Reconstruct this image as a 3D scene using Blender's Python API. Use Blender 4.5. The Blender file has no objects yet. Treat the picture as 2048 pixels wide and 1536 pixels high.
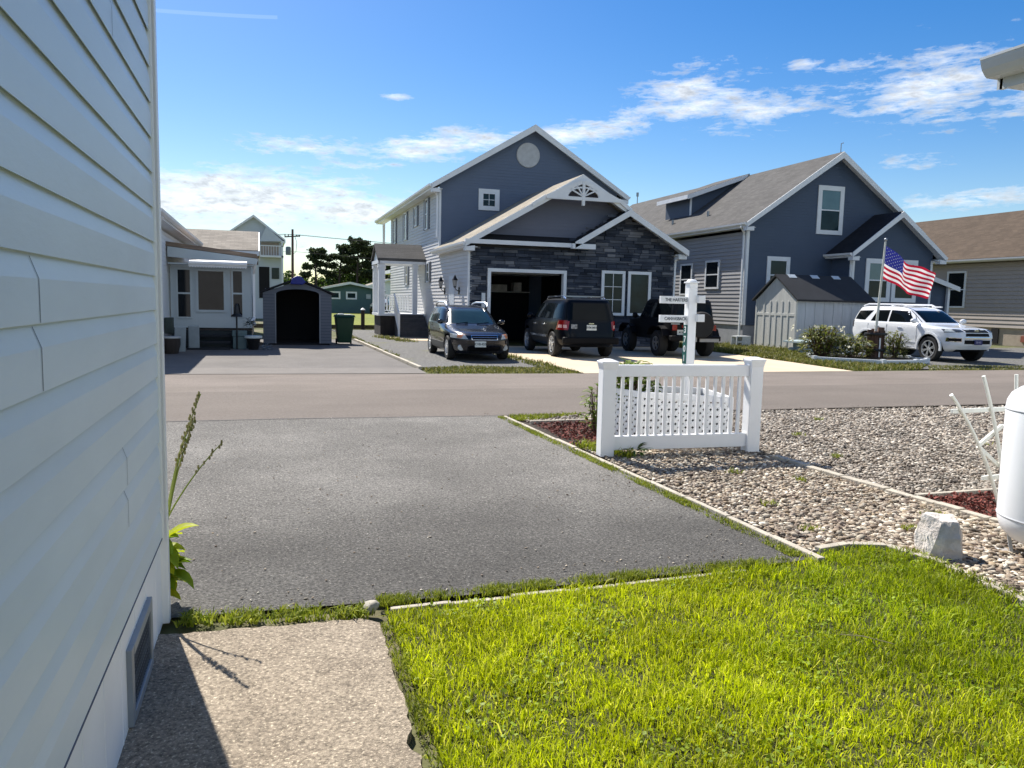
import bpy, bmesh, math, random
import numpy as np
from mathutils import Vector, Matrix
random.seed(11)
rng = np.random.default_rng(11)
S = bpy.context.scene
COL = S.collection
R = math.radians

# ------------------------------------------------------------------ camera
F_PX, CAM_H = 1560.0, 1.6
ro, pi_, ya = R(1.25), R(6.0), R(17.6)
fw = Vector((math.sin(ya)*math.cos(pi_), math.cos(ya)*math.cos(pi_), -math.sin(pi_)))
r0 = Vector((math.cos(ya), -math.sin(ya), 0)); u0 = r0.cross(fw)
rt = math.cos(ro)*r0 + math.sin(ro)*u0
up = rt.cross(fw)
cam_d = bpy.data.cameras.new('camera'); cam_d.sensor_width = 36.0; cam_d.lens = 36.0*F_PX/2048
cam_d.clip_start = 0.05; cam_d.clip_end = 3000
cam = bpy.data.objects.new('camera', cam_d); COL.objects.link(cam)
cam.matrix_world = Matrix(((rt.x, up.x, -fw.x, 0), (rt.y, up.y, -fw.y, 0), (rt.z, up.z, -fw.z, CAM_H), (0, 0, 0, 1)))
S.camera = cam

# ------------------------------------------------------------------ light
SUN_AZ, SUN_EL = -13.5, 47.0            # degrees left of +Y, above the horizon
S.view_settings.view_transform = 'Standard'; S.view_settings.look = 'None'
S.view_settings.gamma = 1.0; S.view_settings.exposure = 0.85
S.cycles.use_adaptive_sampling = True
S.cycles.max_bounces = 8; S.cycles.diffuse_bounces = 4; S.cycles.glossy_bounces = 4
S.cycles.sample_clamp_indirect = 6.0
sd = bpy.data.lights.new('sun', 'SUN'); sd.energy = 5.0; sd.angle = R(0.53); sd.color = (1.0, 0.95, 0.87)
sun = bpy.data.objects.new('sun', sd); COL.objects.link(sun)
sv = Vector((math.sin(R(SUN_AZ))*math.cos(R(SUN_EL)), math.cos(R(SUN_AZ))*math.cos(R(SUN_EL)), math.sin(R(SUN_EL))))
sun.rotation_euler = sv.to_track_quat('Z', 'Y').to_euler()
sun.location = sv*60

W = bpy.data.worlds.new('World'); S.world = W; W.use_nodes = True
nt = W.node_tree; N = nt.nodes; L = nt.links
N.clear()
def wn(t, **k):
    n = N.new(t)
    for a, b in k.items(): setattr(n, a, b)
    return n
def wm(op, a, b=None, c=None, clamp=False):
    n = wn('ShaderNodeMath', operation=op, use_clamp=clamp)
    for i, v in enumerate((a, b, c)):
        if v is None: continue
        if isinstance(v, (int, float)): n.inputs[i].default_value = v
        else: L.new(v, n.inputs[i])
    return n.outputs[0]
sky = wn('ShaderNodeTexSky', sky_type='NISHITA', sun_disc=False, sun_elevation=R(SUN_EL), sun_rotation=R(SUN_AZ),
         air_density=1.0, dust_density=0.4, ozone_density=1.6, altitude=0)
hsv = wn('ShaderNodeHueSaturation'); hsv.inputs['Saturation'].default_value = 1.50; hsv.inputs['Value'].default_value = 1.0
hsv.inputs['Hue'].default_value = 0.508
L.new(sky.outputs[0], hsv.inputs['Color'])
tc = wn('ShaderNodeTexCoord'); sx = wn('ShaderNodeSeparateXYZ'); L.new(tc.outputs['Generated'], sx.inputs[0])
az = wm('ARCTAN2', sx.outputs[0], sx.outputs[1]); el = wm('ARCSINE', sx.outputs[2])
azd = wm('MULTIPLY', az, 57.2958); eld = wm('MULTIPLY', el, 57.2958)
# cloud banks: centre azimuth, centre elevation, half widths (degrees), tilt, weight
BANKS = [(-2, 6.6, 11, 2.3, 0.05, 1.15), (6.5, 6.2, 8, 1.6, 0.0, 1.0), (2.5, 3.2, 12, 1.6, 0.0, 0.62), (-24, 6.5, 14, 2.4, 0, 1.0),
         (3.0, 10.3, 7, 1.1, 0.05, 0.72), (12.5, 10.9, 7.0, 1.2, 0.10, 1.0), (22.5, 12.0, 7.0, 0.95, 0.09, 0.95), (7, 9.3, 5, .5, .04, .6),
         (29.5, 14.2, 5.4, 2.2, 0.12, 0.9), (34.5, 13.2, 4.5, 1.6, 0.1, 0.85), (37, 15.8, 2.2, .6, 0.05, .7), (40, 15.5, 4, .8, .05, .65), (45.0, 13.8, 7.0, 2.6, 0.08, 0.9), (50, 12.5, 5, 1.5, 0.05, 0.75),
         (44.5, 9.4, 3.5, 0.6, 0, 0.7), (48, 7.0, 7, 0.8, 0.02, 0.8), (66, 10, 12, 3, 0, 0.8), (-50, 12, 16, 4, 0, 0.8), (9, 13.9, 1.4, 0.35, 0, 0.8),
         (27, 9.3, 2.2, 0.4, 0.05, .5), (178, 34, 62, 24, 0, 1.3), (105, 30, 34, 20, 0, 1.15), (-120, 26, 40, 18, 0, 1.1)]  # the broad banks behind and beside the camera are unseen, added for fill light
tot = None
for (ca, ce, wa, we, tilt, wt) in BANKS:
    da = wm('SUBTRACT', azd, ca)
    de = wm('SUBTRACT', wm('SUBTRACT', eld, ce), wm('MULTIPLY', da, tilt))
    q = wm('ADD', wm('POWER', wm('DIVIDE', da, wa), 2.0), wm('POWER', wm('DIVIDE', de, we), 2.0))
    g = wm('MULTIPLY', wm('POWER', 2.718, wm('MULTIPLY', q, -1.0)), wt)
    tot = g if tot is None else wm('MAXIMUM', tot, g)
def cnoise(sa, se, seed, det, rough):
    cb = wn('ShaderNodeCombineXYZ')
    L.new(wm('MULTIPLY', azd, sa), cb.inputs[0]); L.new(wm('MULTIPLY', eld, se), cb.inputs[1]); cb.inputs[2].default_value = seed
    n = wn('ShaderNodeTexNoise'); n.inputs['Scale'].default_value = 1.0; n.inputs['Detail'].default_value = det; n.inputs['Roughness'].default_value = rough
    n.inputs['Distortion'].default_value = 0.25
    L.new(cb.outputs[0], n.inputs['Vector']); return n.outputs[0]
nz = cnoise(0.27, 1.25, 3.1, 10, 0.70)
nz2 = cnoise(0.9, 2.4, 8.7, 6, 0.6)
dens = wm('ADD', wm('MULTIPLY', nz, 1.0), wm('MULTIPLY', wm('SUBTRACT', nz2, 0.5), 0.55))
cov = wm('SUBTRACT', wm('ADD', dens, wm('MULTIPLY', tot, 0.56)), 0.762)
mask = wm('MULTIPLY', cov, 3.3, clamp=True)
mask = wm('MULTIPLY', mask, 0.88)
# a thin veil towards the horizon on the sun's side, and a thin contrail
veil = wm('MULTIPLY', wm('POWER', 2.718, wm('MULTIPLY', wm('POWER', wm('DIVIDE', wm('MAXIMUM', eld, 0.0), 9.0), 2.0), -1.0)), 0.08)
ctr = wm('MULTIPLY', wm('MULTIPLY', wm('LESS_THAN', wm('ABSOLUTE', wm('SUBTRACT', wm('SUBTRACT', eld, 17.6), wm('MULTIPLY', wm('ADD', azd, 6.0), 0.075))), 0.11),
         wm('LESS_THAN', wm('ABSOLUTE', wm('ADD', azd, 8)), 9.0)), 0.17)
veil = wm('MAXIMUM', veil, ctr)
shade = wm('MULTIPLY_ADD', nz2, -1.5, 1.62, clamp=False)
cc = wn('ShaderNodeCombineColor')
for i, v in enumerate((8.5, 8.9, 9.3)): L.new(wm('MULTIPLY', shade, v), cc.inputs[i])
m0 = wn('ShaderNodeMix', data_type='RGBA'); L.new(veil, m0.inputs[0]); L.new(hsv.outputs[0], m0.inputs[6]); m0.inputs[7].default_value = (5.6, 7.2, 9.0, 1)
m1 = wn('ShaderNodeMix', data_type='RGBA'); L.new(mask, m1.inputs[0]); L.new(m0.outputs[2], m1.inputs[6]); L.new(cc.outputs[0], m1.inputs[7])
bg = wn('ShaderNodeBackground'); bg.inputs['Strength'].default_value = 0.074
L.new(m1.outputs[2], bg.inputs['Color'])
wo = wn('ShaderNodeOutputWorld'); L.new(bg.outputs[0], wo.inputs['Surface'])

# ------------------------------------------------------------------ helpers: materials
def mat(name, col, rough=0.7, var=0.10, vs=5.0, bump=0.0, bs=60.0, metal=0.0, spec=0.4, coat=0.0, island=0.0, col2=None, c2s=1.5, c2lo=.45, c2hi=.62,
        stretch=None, trans=0.0, speck=None, grain=None):
    m = bpy.data.materials.new(name); m.use_nodes = True
    t = m.node_tree; n = t.nodes; l = t.links
    p = n['Principled BSDF']; out = n['Material Output']
    p.inputs['Roughness'].default_value = rough; p.inputs['Metallic'].default_value = metal
    p.inputs['Specular IOR Level'].default_value = spec
    if coat: p.inputs['Coat Weight'].default_value = coat; p.inputs['Coat Roughness'].default_value = 0.04
    tcn = n.new('ShaderNodeTexCoord'); vec = tcn.outputs['Object']
    if stretch:
        mp = n.new('ShaderNodeMapping'); mp.inputs['Scale'].default_value = stretch; l.new(vec, mp.inputs[0]); vec = mp.outputs[0]
    def noise(sc, det=5, ro=.55):
        q = n.new('ShaderNodeTexNoise'); q.inputs['Scale'].default_value = sc; q.inputs['Detail'].default_value = det; q.inputs['Roughness'].default_value = ro
        l.new(vec, q.inputs['Vector']); return q.outputs[0]
    def rng_(src, a, b, lo, hi, smooth=False):
        q = n.new('ShaderNodeMapRange'); q.inputs[1].default_value = a; q.inputs[2].default_value = b; q.inputs[3].default_value = lo; q.inputs[4].default_value = hi
        if smooth: q.interpolation_type = 'SMOOTHSTEP'
        l.new(src, q.inputs[0]); return q.outputs[0]
    def mix(fac, a, b, bt='MIX'):
        q = n.new('ShaderNodeMix'); q.data_type = 'RGBA'; q.blend_type = bt
        for i, v in ((0, fac), (6, a), (7, b)):
            if isinstance(v, (int, float)): q.inputs[i].default_value = v
            elif isinstance(v, tuple): q.inputs[i].default_value = (*v[:3], 1)
            else: l.new(v, q.inputs[i])
        return q.outputs[2]
    base = tuple(col)
    if col2 is not None: base = mix(rng_(noise(c2s, 6, .6), c2lo, c2hi, 0, 1, True), tuple(col), tuple(col2))
    if speck: base = mix(rng_(noise(speck[0], 2, .5), speck[1], speck[1]+.05, 0, 1), base, speck[2])
    k = rng_(noise(vs, 6, .6), .3, .7, 1-var, 1+var)
    if grain:
        kg = rng_(noise(grain[0], 3, .7), .3, .7, 1-grain[1], 1+grain[1]); mg = n.new('ShaderNodeMath'); mg.operation = 'MULTIPLY'; l.new(k, mg.inputs[0]); l.new(kg, mg.inputs[1]); k = mg.outputs[0]
    if island:
        g = n.new('ShaderNodeNewGeometry'); k2 = rng_(g.outputs['Random Per Island'], 0, 1, 1-island, 1+island)
        mm = n.new('ShaderNodeMath'); mm.operation = 'MULTIPLY'; l.new(k, mm.inputs[0]); l.new(k2, mm.inputs[1]); k = mm.outputs[0]
    cb = n.new('ShaderNodeCombineColor')
    for i in range(3): l.new(k, cb.inputs[i])
    final = mix(1.0, base, cb.outputs[0], 'MULTIPLY')
    l.new(final, p.inputs['Base Color'])
    if bump:
        b = n.new('ShaderNodeBump'); b.inputs['Strength'].default_value = bump; b.inputs['Distance'].default_value = 0.02
        l.new(noise(bs, 4, .6), b.inputs['Height']); l.new(b.outputs[0], p.inputs['Normal'])
    if trans:
        tr = n.new('ShaderNodeBsdfTranslucent'); ms = n.new('ShaderNodeMixShader'); ms.inputs[0].default_value = trans
        l.new(final, tr.inputs['Color']); l.new(p.outputs[0], ms.inputs[1]); l.new(tr.outputs[0], ms.inputs[2]); l.new(ms.outputs[0], out.inputs['Surface'])
    return m

def leafmat(name, cols, trans=0.5, rough=.55, spec=.3):
    """leaf material: each leaf takes one of the colours (random per island)"""
    m = bpy.data.materials.new(name); m.use_nodes = True
    t = m.node_tree; n = t.nodes; l = t.links; p = n['Principled BSDF']; out = n['Material Output']
    p.inputs['Roughness'].default_value = rough; p.inputs['Specular IOR Level'].default_value = spec
    g = n.new('ShaderNodeNewGeometry'); cr = n.new('ShaderNodeValToRGB'); e = cr.color_ramp.elements
    for i, c in enumerate(cols):
        if i < 2: x = e[i]
        else: x = e.new(1.0)
        x.position = i/(len(cols)-1); x.color = (*c, 1)
    l.new(g.outputs['Random Per Island'], cr.inputs[0])
    tcn = n.new('ShaderNodeTexCoord'); nz = n.new('ShaderNodeTexNoise'); nz.inputs['Scale'].default_value = 1.7; nz.inputs['Detail'].default_value = 3
    l.new(tcn.outputs['Object'], nz.inputs[0])
    mr = n.new('ShaderNodeMapRange'); mr.inputs[1].default_value = .3; mr.inputs[2].default_value = .7; mr.inputs[3].default_value = .75; mr.inputs[4].default_value = 1.25
    l.new(nz.outputs[0], mr.inputs[0])
    mx = n.new('ShaderNodeMix'); mx.data_type = 'RGBA'; mx.blend_type = 'MULTIPLY'; mx.inputs[0].default_value = 1
    cb = n.new('ShaderNodeCombineColor')
    for i in range(3): l.new(mr.outputs[0], cb.inputs[i])
    l.new(cr.outputs[0], mx.inputs[6]); l.new(cb.outputs[0], mx.inputs[7])
    l.new(mx.outputs[2], p.inputs['Base Color'])
    tr = n.new('ShaderNodeBsdfTranslucent'); l.new(mx.outputs[2], tr.inputs['Color'])
    ms = n.new('ShaderNodeMixShader'); ms.inputs[0].default_value = trans
    l.new(p.outputs[0], ms.inputs[1]); l.new(tr.outputs[0], ms.inputs[2]); l.new(ms.outputs[0], out.inputs['Surface'])
    return m

def shingle(name, col, axis='x', row=.14, var=.14):
    """asphalt shingles: rows of tabs in the roof's own coordinates"""
    m = mat(name, col, rough=.92, var=var, vs=1.3, spec=.15, bump=.35, bs=90)
    t = m.node_tree; n = t.nodes; l = t.links; p = n['Principled BSDF']
    tcn = n.new('ShaderNodeTexCoord'); sp = n.new('ShaderNodeSeparateXYZ'); l.new(tcn.outputs['Object'], sp.inputs[0])
    cb = n.new('ShaderNodeCombineXYZ'); l.new(sp.outputs['Y' if axis == 'x' else 'X'], cb.inputs[0]); l.new(sp.outputs['Z'], cb.inputs[1])
    br = n.new('ShaderNodeTexBrick'); br.inputs['Scale'].default_value = 1; br.inputs['Brick Width'].default_value = .33; br.inputs['Row Height'].default_value = row*.55
    br.inputs['Mortar Size'].default_value = .006; br.inputs['Color1'].default_value = (1.12, 1.12, 1.12, 1); br.inputs['Color2'].default_value = (.86, .86, .86, 1); br.inputs['Mortar'].default_value = (.7, .7, .7, 1)
    l.new(cb.outputs[0], br.inputs['Vector'])
    src = p.inputs['Base Color'].links[0].from_socket
    mx = n.new('ShaderNodeMix'); mx.data_type = 'RGBA'; mx.blend_type = 'MULTIPLY'; mx.inputs[0].default_value = 1
    l.new(src, mx.inputs[6]); l.new(br.outputs['Color'], mx.inputs[7]); l.new(mx.outputs[2], p.inputs['Base Color'])
    return m

# ------------------------------------------------------------------ helpers: objects
MWS = {}
def tag(o, label=None, cat=None, group=None, kind=None):
    if label: o['label'] = label
    if cat: o['category'] = cat
    if group: o['group'] = group
    if kind: o['kind'] = kind
    return o
def thing(name, label, cat, loc=(0, 0, 0), rot=0.0, group=None):
    o = bpy.data.objects.new(name, None); COL.objects.link(o)
    o.empty_display_size = .2
    o.location = loc; o.rotation_euler = (0, 0, rot)
    MWS[o.name] = Matrix.Translation(Vector(loc)) @ Matrix.Rotation(rot, 4, 'Z')
    return tag(o, label, cat, group)
def link_mesh(name, me, m, parent=None):
    o = bpy.data.objects.new(name, me); COL.objects.link(o)
    if m is not None:
        for x in (m if isinstance(m, (list, tuple)) else [m]): me.materials.append(x)
    if parent is not None:
        o.parent = parent; MWS[o.name] = MWS[parent.name]
    else: MWS[o.name] = Matrix.Identity(4)
    return o

class MB:
    """collects shapes in world (or local) coordinates; build() links them as one mesh object"""
    def __init__(s): s.v = []; s.f = []; s.mi = []; s.cur = 0
    def add(s, vs, fs):
        b = len(s.v); s.v += [tuple(x) for x in vs]; s.f += [tuple(b+i for i in f) for f in fs]; s.mi += [s.cur]*len(fs); return s
    def poly(s, vs): return s.add(vs, [tuple(range(len(vs)))])
    def box(s, x0, x1, y0, y1, z0, z1):
        if x0 > x1: x0, x1 = x1, x0
        if y0 > y1: y0, y1 = y1, y0
        if z0 > z1: z0, z1 = z1, z0
        return s.add([(x0, y0, z0), (x1, y0, z0), (x1, y1, z0), (x0, y1, z0), (x0, y0, z1), (x1, y0, z1), (x1, y1, z1), (x0, y1, z1)],
                     [(3, 2, 1, 0), (4, 5, 6, 7), (0, 1, 5, 4), (1, 2, 6, 5), (2, 3, 7, 6), (3, 0, 4, 7)])
    def obox(s, M, sx, sy, sz):
        """box of full size sx,sy,sz centred on matrix M"""
        a, b, c = sx/2, sy/2, sz/2
        vs = [M @ Vector(p) for p in [(-a, -b, -c), (a, -b, -c), (a, b, -c), (-a, b, -c), (-a, -b, c), (a, -b, c), (a, b, c), (-a, b, c)]]
        return s.add(vs, [(3, 2, 1, 0), (4, 5, 6, 7), (0, 1, 5, 4), (1, 2, 6, 5), (2, 3, 7, 6), (3, 0, 4, 7)])
    def bar(s, p0, p1, w, h=None, upv=(0, 0, 1)):
        """rectangular bar between two points"""
        p0, p1 = Vector(p0), Vector(p1); d = (p1-p0); ln = d.length; d.normalize()
        u = Vector(upv); sd_ = d.cross(u)
        if sd_.length < 1e-4: sd_ = d.cross(Vector((1, 0, 0)))
        sd_.normalize(); u = sd_.cross(d); h = h or w
        a, b = sd_*w/2, u*h/2
        vs = [p0-a-b, p0+a-b, p0+a+b, p0-a+b, p1-a-b, p1+a-b, p1+a+b, p1-a+b]
        return s.add(vs, [(0, 1, 2, 3), (7, 6, 5, 4), (0, 4, 5, 1), (1, 5, 6, 2), (2, 6, 7, 3), (3, 7, 4, 0)])
    def prism(s, pts, axis, a, b):
        """polygon pts (2-D) extruded along axis from a to b. axis 'y': pts are (x,z); 'x': (y,z); 'z': (x,y)"""
        def P(p, t): return {'y': (p[0], t, p[1]), 'x': (t, p[0], p[1]), 'z': (p[0], p[1], t)}[axis]
        n = len(pts)
        vs = [P(p, a) for p in pts]+[P(p, b) for p in pts]
        fs = [tuple(range(n)), tuple(range(2*n-1, n-1, -1))]+[(i, n+i, n+(i+1) % n, (i+1) % n) for i in range(n)]
        return s.add(vs, fs)
    def tube(s, pts, r, n=8, cap=True):
        pts = [Vector(p) for p in pts]; rs = r if isinstance(r, (list, tuple)) else [r]*len(pts)
        rings = []; prev = None
        for i, p in enumerate(pts):
            d = (pts[min(i+1, len(pts)-1)]-pts[max(i-1, 0)]).normalized()
            if prev is None:
                a = d.cross(Vector((0, 0, 1)))
                if a.length < 1e-3: a = Vector((1, 0, 0))
            else: a = prev-d*prev.dot(d)
            a.normalize(); b = d.cross(a); prev = a
            rings.append([p+(a*math.cos(6.2832*k/n)+b*math.sin(6.2832*k/n))*rs[i] for k in range(n)])
        vs = [q for rg in rings for q in rg]; fs = []
        for i in range(len(pts)-1):
            for k in range(n): fs.append((i*n+k, i*n+(k+1) % n, (i+1)*n+(k+1) % n, (i+1)*n+k))
        if cap: fs.append(tuple(range(n-1, -1, -1))); fs.append(tuple((len(pts)-1)*n+k for k in range(n)))
        return s.add(vs, fs)
    def lathe(s, prof, c=(0, 0, 0), n=24, axis='z', cap=True):
        """profile (r, h) turned about an axis through c"""
        vs = []; fs = []
        for (r, h) in prof:
            for k in range(n):
                ca, sa = r*math.cos(6.2832*k/n), r*math.sin(6.2832*k/n)
                p = {'z': (ca, sa, h), 'y': (ca, h, sa), 'x': (h, ca, sa)}[axis]
                vs.append((p[0]+c[0], p[1]+c[1], p[2]+c[2]))
        for i in range(len(prof)-1):
            for k in range(n): fs.append((i*n+k, i*n+(k+1) % n, (i+1)*n+(k+1) % n, (i+1)*n+k))
        if cap: fs.append(tuple(range(n))); fs.append(tuple((len(prof)-1)*n+k for k in range(n-1, -1, -1)))
        return s.add(vs, fs)
    def build(s, name, m, parent=None, smooth=False, bevel=0.0, local=False, sharp=40, normals=True):
        me = bpy.data.meshes.new(name); V = s.v
        if parent is not None and not local:
            inv = MWS[parent.name].inverted(); V = [tuple(inv @ Vector(v)) for v in V]
        me.from_pydata(V, [], s.f); me.update()
        if any(s.mi): me.polygons.foreach_set('material_index', s.mi)
        if normals:
            b = bmesh.new(); b.from_mesh(me); bmesh.ops.recalc_face_normals(b, faces=b.faces); b.to_mesh(me); b.free()
        o = link_mesh(name, me, m, parent)
        if smooth:
            me.polygons.foreach_set('use_smooth', [True]*len(me.polygons)); me.set_sharp_from_angle(angle=R(sharp))
        if bevel:
            bv = o.modifiers.new('bevel', 'BEVEL'); bv.width = bevel; bv.segments = 2; bv.limit_method = 'ANGLE'; bv.angle_limit = R(40)
            bv.harden_normals = False
        return o

def np_mesh(name, V, faces, m, parent=None, smooth=False, mi=None):
    """V (n,3); faces: list of (k,c) int arrays with c corners each"""
    me = bpy.data.meshes.new(name); me.vertices.add(len(V)); 
    if parent is not None:
        inv = np.array(MWS[parent.name].inverted()); V = V @ inv[:3, :3].T + inv[:3, 3]
    me.vertices.foreach_set('co', np.asarray(V, np.float32).ravel())
    tl = sum(f.size for f in faces); tp = sum(len(f) for f in faces)
    me.loops.add(tl); me.polygons.add(tp)
    me.loops.foreach_set('vertex_index', np.concatenate([f.ravel() for f in faces]).astype(np.int32))
    st = []; o = 0
    for f in faces: st.append(o+np.arange(len(f))*f.shape[1]); o += f.size
    me.polygons.foreach_set('loop_start', np.concatenate(st).astype(np.int32))
    if mi is not None: me.polygons.foreach_set('material_index', np.asarray(mi, np.int32))
    me.update(calc_edges=True); me.validate()
    if smooth: me.polygons.foreach_set('use_smooth', [True]*len(me.polygons))
    return link_mesh(name, me, m, parent)

def inpoly(P, poly):
    x, y = P[:, 0], P[:, 1]; r = np.zeros(len(P), bool); n = len(poly)
    for i in range(n):
        x1, y1 = poly[i]; x2, y2 = poly[(i+1) % n]
        c = ((y1 > y) != (y2 > y)) & (x < (x2-x1)*(y-y1)/((y2-y1) if y2 != y1 else 1e-9)+x1); r ^= c
    return r
def scatter(poly, n, seed=0):
    g = np.random.default_rng(seed); p = np.array(poly); lo, hi = p.min(0), p.max(0)
    out = np.zeros((0, 2))
    while len(out) < n:
        q = lo+(hi-lo)*g.random((n, 2)); out = np.vstack([out, q[inpoly(q, poly)]])
    return out[:n]

def blades(P, z0, h, w, lean, seed=0, segs=2):
    """grass blades: P (n,2) base points -> V, faces"""
    g = np.random.default_rng(seed); n = len(P)
    a = g.random(n)*6.2832; H = h*(0.55+0.9*g.random(n)**1.5) if np.isscalar(h) else h
    Wd = w*(0.6+0.8*g.random(n)); ld = g.random(n)*6.2832; ln = lean*H*g.random(n)**.7*1.4
    dx, dy = np.cos(a)*Wd/2, np.sin(a)*Wd/2; lx, ly = np.cos(ld)*ln, np.sin(ld)*ln
    zz = np.broadcast_to(z0, (n,)) if np.isscalar(z0) else z0
    V = np.zeros((n, 5, 3)); b = P
    V[:, 0] = np.c_[b[:, 0]-dx, b[:, 1]-dy, zz]; V[:, 1] = np.c_[b[:, 0]+dx, b[:, 1]+dy, zz]
    V[:, 2] = np.c_[b[:, 0]+dx*.8+lx*.35, b[:, 1]+dy*.8+ly*.35, zz+H*.62]; V[:, 3] = np.c_[b[:, 0]-dx*.8+lx*.35, b[:, 1]-dy*.8+ly*.35, zz+H*.62]
    V[:, 4] = np.c_[b[:, 0]+lx, b[:, 1]+ly, zz+H*np.sqrt(np.clip(1-(ln/H*.7)**2, .15, 1))]
    i = np.arange(n)[:, None]*5
    return V.reshape(-1, 3), [i+np.array([[0, 1, 2, 3]]), i+np.array([[3, 2, 4]])]

def leaves(C, size, seed=0, droop=0.0, aspect=1.0, flat=0.0):
    """leaf quads (diamond, folded) at points C with random orientation"""
    g = np.random.default_rng(seed); n = len(C)
    d = g.normal(size=(n, 3)); d[:, 2] = d[:, 2]*(1-flat)-droop; d /= np.linalg.norm(d, axis=1)[:, None]
    e = g.normal(size=(n, 3)); e[:, 2] *= (1-flat); e -= d*(e*d).sum(1)[:, None]; e /= np.linalg.norm(e, axis=1)[:, None]
    s = size*(0.6+0.8*g.random(n))[:, None]
    V = np.stack([C, C+d*s*.5+e*s*.32*aspect, C+d*s, C+d*s*.5-e*s*.32*aspect], 1)
    i = np.arange(n)[:, None]*4
    return V.reshape(-1, 3), [i+np.array([[0, 1, 2, 3]])]
def merge(parts):
    V = []; F = {}; o = 0
    for v, fs in parts:
        V.append(v)
        for f in fs: F.setdefault(f.shape[1], []).append(f+o)
        o += len(v)
    return np.vstack(V), [np.vstack(x) for x in F.values()]

def text_mesh(name, s, size, M, m, parent, extrude=.001, align='CENTER', bold=0.0, space=1.0):
    c = bpy.data.curves.new('tmp_text', 'FONT'); c.body = s; c.size = size; c.extrude = extrude; c.align_x = align; c.align_y = 'CENTER'; c.offset = bold; c.space_character = space
    o = bpy.data.objects.new('tmp_text', c); COL.objects.link(o)
    dg = bpy.context.evaluated_depsgraph_get(); me = bpy.data.meshes.new_from_object(o.evaluated_get(dg)); me.name = name
    bpy.data.objects.remove(o); bpy.data.curves.remove(c)
    me.transform(MWS[parent.name].inverted() @ M if parent is not None else M); me.materials.clear()
    return link_mesh(name, me, m, parent)
def frame_mtx(o, u, v):
    """matrix with origin o, x axis u, y axis v"""
    u = Vector(u).normalized(); v = Vector(v).normalized(); w = u.cross(v)
    return Matrix(((u.x, v.x, w.x, o[0]), (u.y, v.y, w.y, o[1]), (u.z, v.z, w.z, o[2]), (0, 0, 0, 1)))
# ------------------------------------------------------------------ materials
WHITE = mat('white_paint', (.78, .79, .79), rough=.5, var=.05, vs=3)
VINYL = mat('white_vinyl', (.89, .89, .885), rough=.38, var=.03, vs=2, spec=.5)
TRIM = mat('white_trim', (.74, .76, .78), rough=.5, var=.06, vs=2)
NEARSIDE = mat('pale_vinyl_siding', (.715, .79, .825), rough=.42, var=.07, vs=2.2, spec=.45, bump=.06, bs=60, stretch=(1, .3, 1), col2=(.63, .69, .71), c2s=1.3, c2lo=.5, c2hi=.75)
SKIRT = mat('white_skirting', (.93, .93, .93), rough=.5, var=.05, vs=3)
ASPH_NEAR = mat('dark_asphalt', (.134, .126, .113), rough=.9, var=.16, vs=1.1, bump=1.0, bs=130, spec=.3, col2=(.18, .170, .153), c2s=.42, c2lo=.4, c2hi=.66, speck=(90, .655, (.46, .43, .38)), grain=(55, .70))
ASPH_FAR = mat('grey_asphalt', (.160, .148, .137), rough=.92, grain=(30, .22), var=.12, vs=.9, bump=.5, bs=120, spec=.2)
ROADM = mat('worn_road_asphalt', (.195, .166, .144), rough=.92, var=.09, vs=.8, bump=.5, bs=110, spec=.2, col2=(.170, .145, .124), c2s=.5, grain=(40, .22), stretch=(.6, 1.3, 1))
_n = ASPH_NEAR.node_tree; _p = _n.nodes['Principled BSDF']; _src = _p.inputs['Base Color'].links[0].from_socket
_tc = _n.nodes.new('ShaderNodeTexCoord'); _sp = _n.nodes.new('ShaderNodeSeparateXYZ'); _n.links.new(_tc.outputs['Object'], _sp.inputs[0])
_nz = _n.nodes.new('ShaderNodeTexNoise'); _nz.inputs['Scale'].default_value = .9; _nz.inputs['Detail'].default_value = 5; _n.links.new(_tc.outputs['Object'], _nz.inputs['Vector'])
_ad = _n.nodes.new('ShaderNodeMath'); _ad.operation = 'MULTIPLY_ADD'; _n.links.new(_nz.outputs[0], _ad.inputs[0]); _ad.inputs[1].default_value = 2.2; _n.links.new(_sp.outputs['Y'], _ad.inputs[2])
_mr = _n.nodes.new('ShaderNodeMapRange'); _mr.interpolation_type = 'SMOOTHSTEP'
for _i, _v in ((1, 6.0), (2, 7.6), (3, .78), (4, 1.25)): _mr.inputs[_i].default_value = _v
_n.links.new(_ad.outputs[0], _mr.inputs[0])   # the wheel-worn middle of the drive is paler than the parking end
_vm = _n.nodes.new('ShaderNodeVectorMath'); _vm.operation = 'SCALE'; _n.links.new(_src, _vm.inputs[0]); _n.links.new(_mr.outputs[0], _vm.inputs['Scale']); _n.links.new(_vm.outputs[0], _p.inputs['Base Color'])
SLABM = mat('old_concrete', (.325, .270, .205), rough=.93, var=.12, vs=3, bump=.6, bs=130, spec=.2, col2=(.25, .205, .155), c2s=3.5, c2lo=.35, c2hi=.7, speck=(85, .60, (.55, .47, .35)), grain=(60, .55))
CONC = mat('pale_concrete', (.57, .465, .335), rough=.9, var=.08, vs=1, bump=.2, bs=80, spec=.2)
SOIL = mat('lawn_soil', (.045, .05, .012), rough=1, var=.3, vs=12, bump=.6, bs=60)
DIRT = mat('gravel_bed_dirt', (.05, .038, .028), rough=1, var=.3, vs=20, bump=.8, bs=90)
GROUNDM = mat('rough_grass_ground', (.085, .095, .03), rough=1, var=.25, vs=2, bump=.5, bs=25, col2=(.14, .12, .07), c2s=.4)
LAWNFAR = mat('sunlit_lawn', (.17, .19, .015), rough=1, var=.2, vs=.8, bump=.5, bs=20, col2=(.13, .155, .015), c2s=.3)
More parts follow.
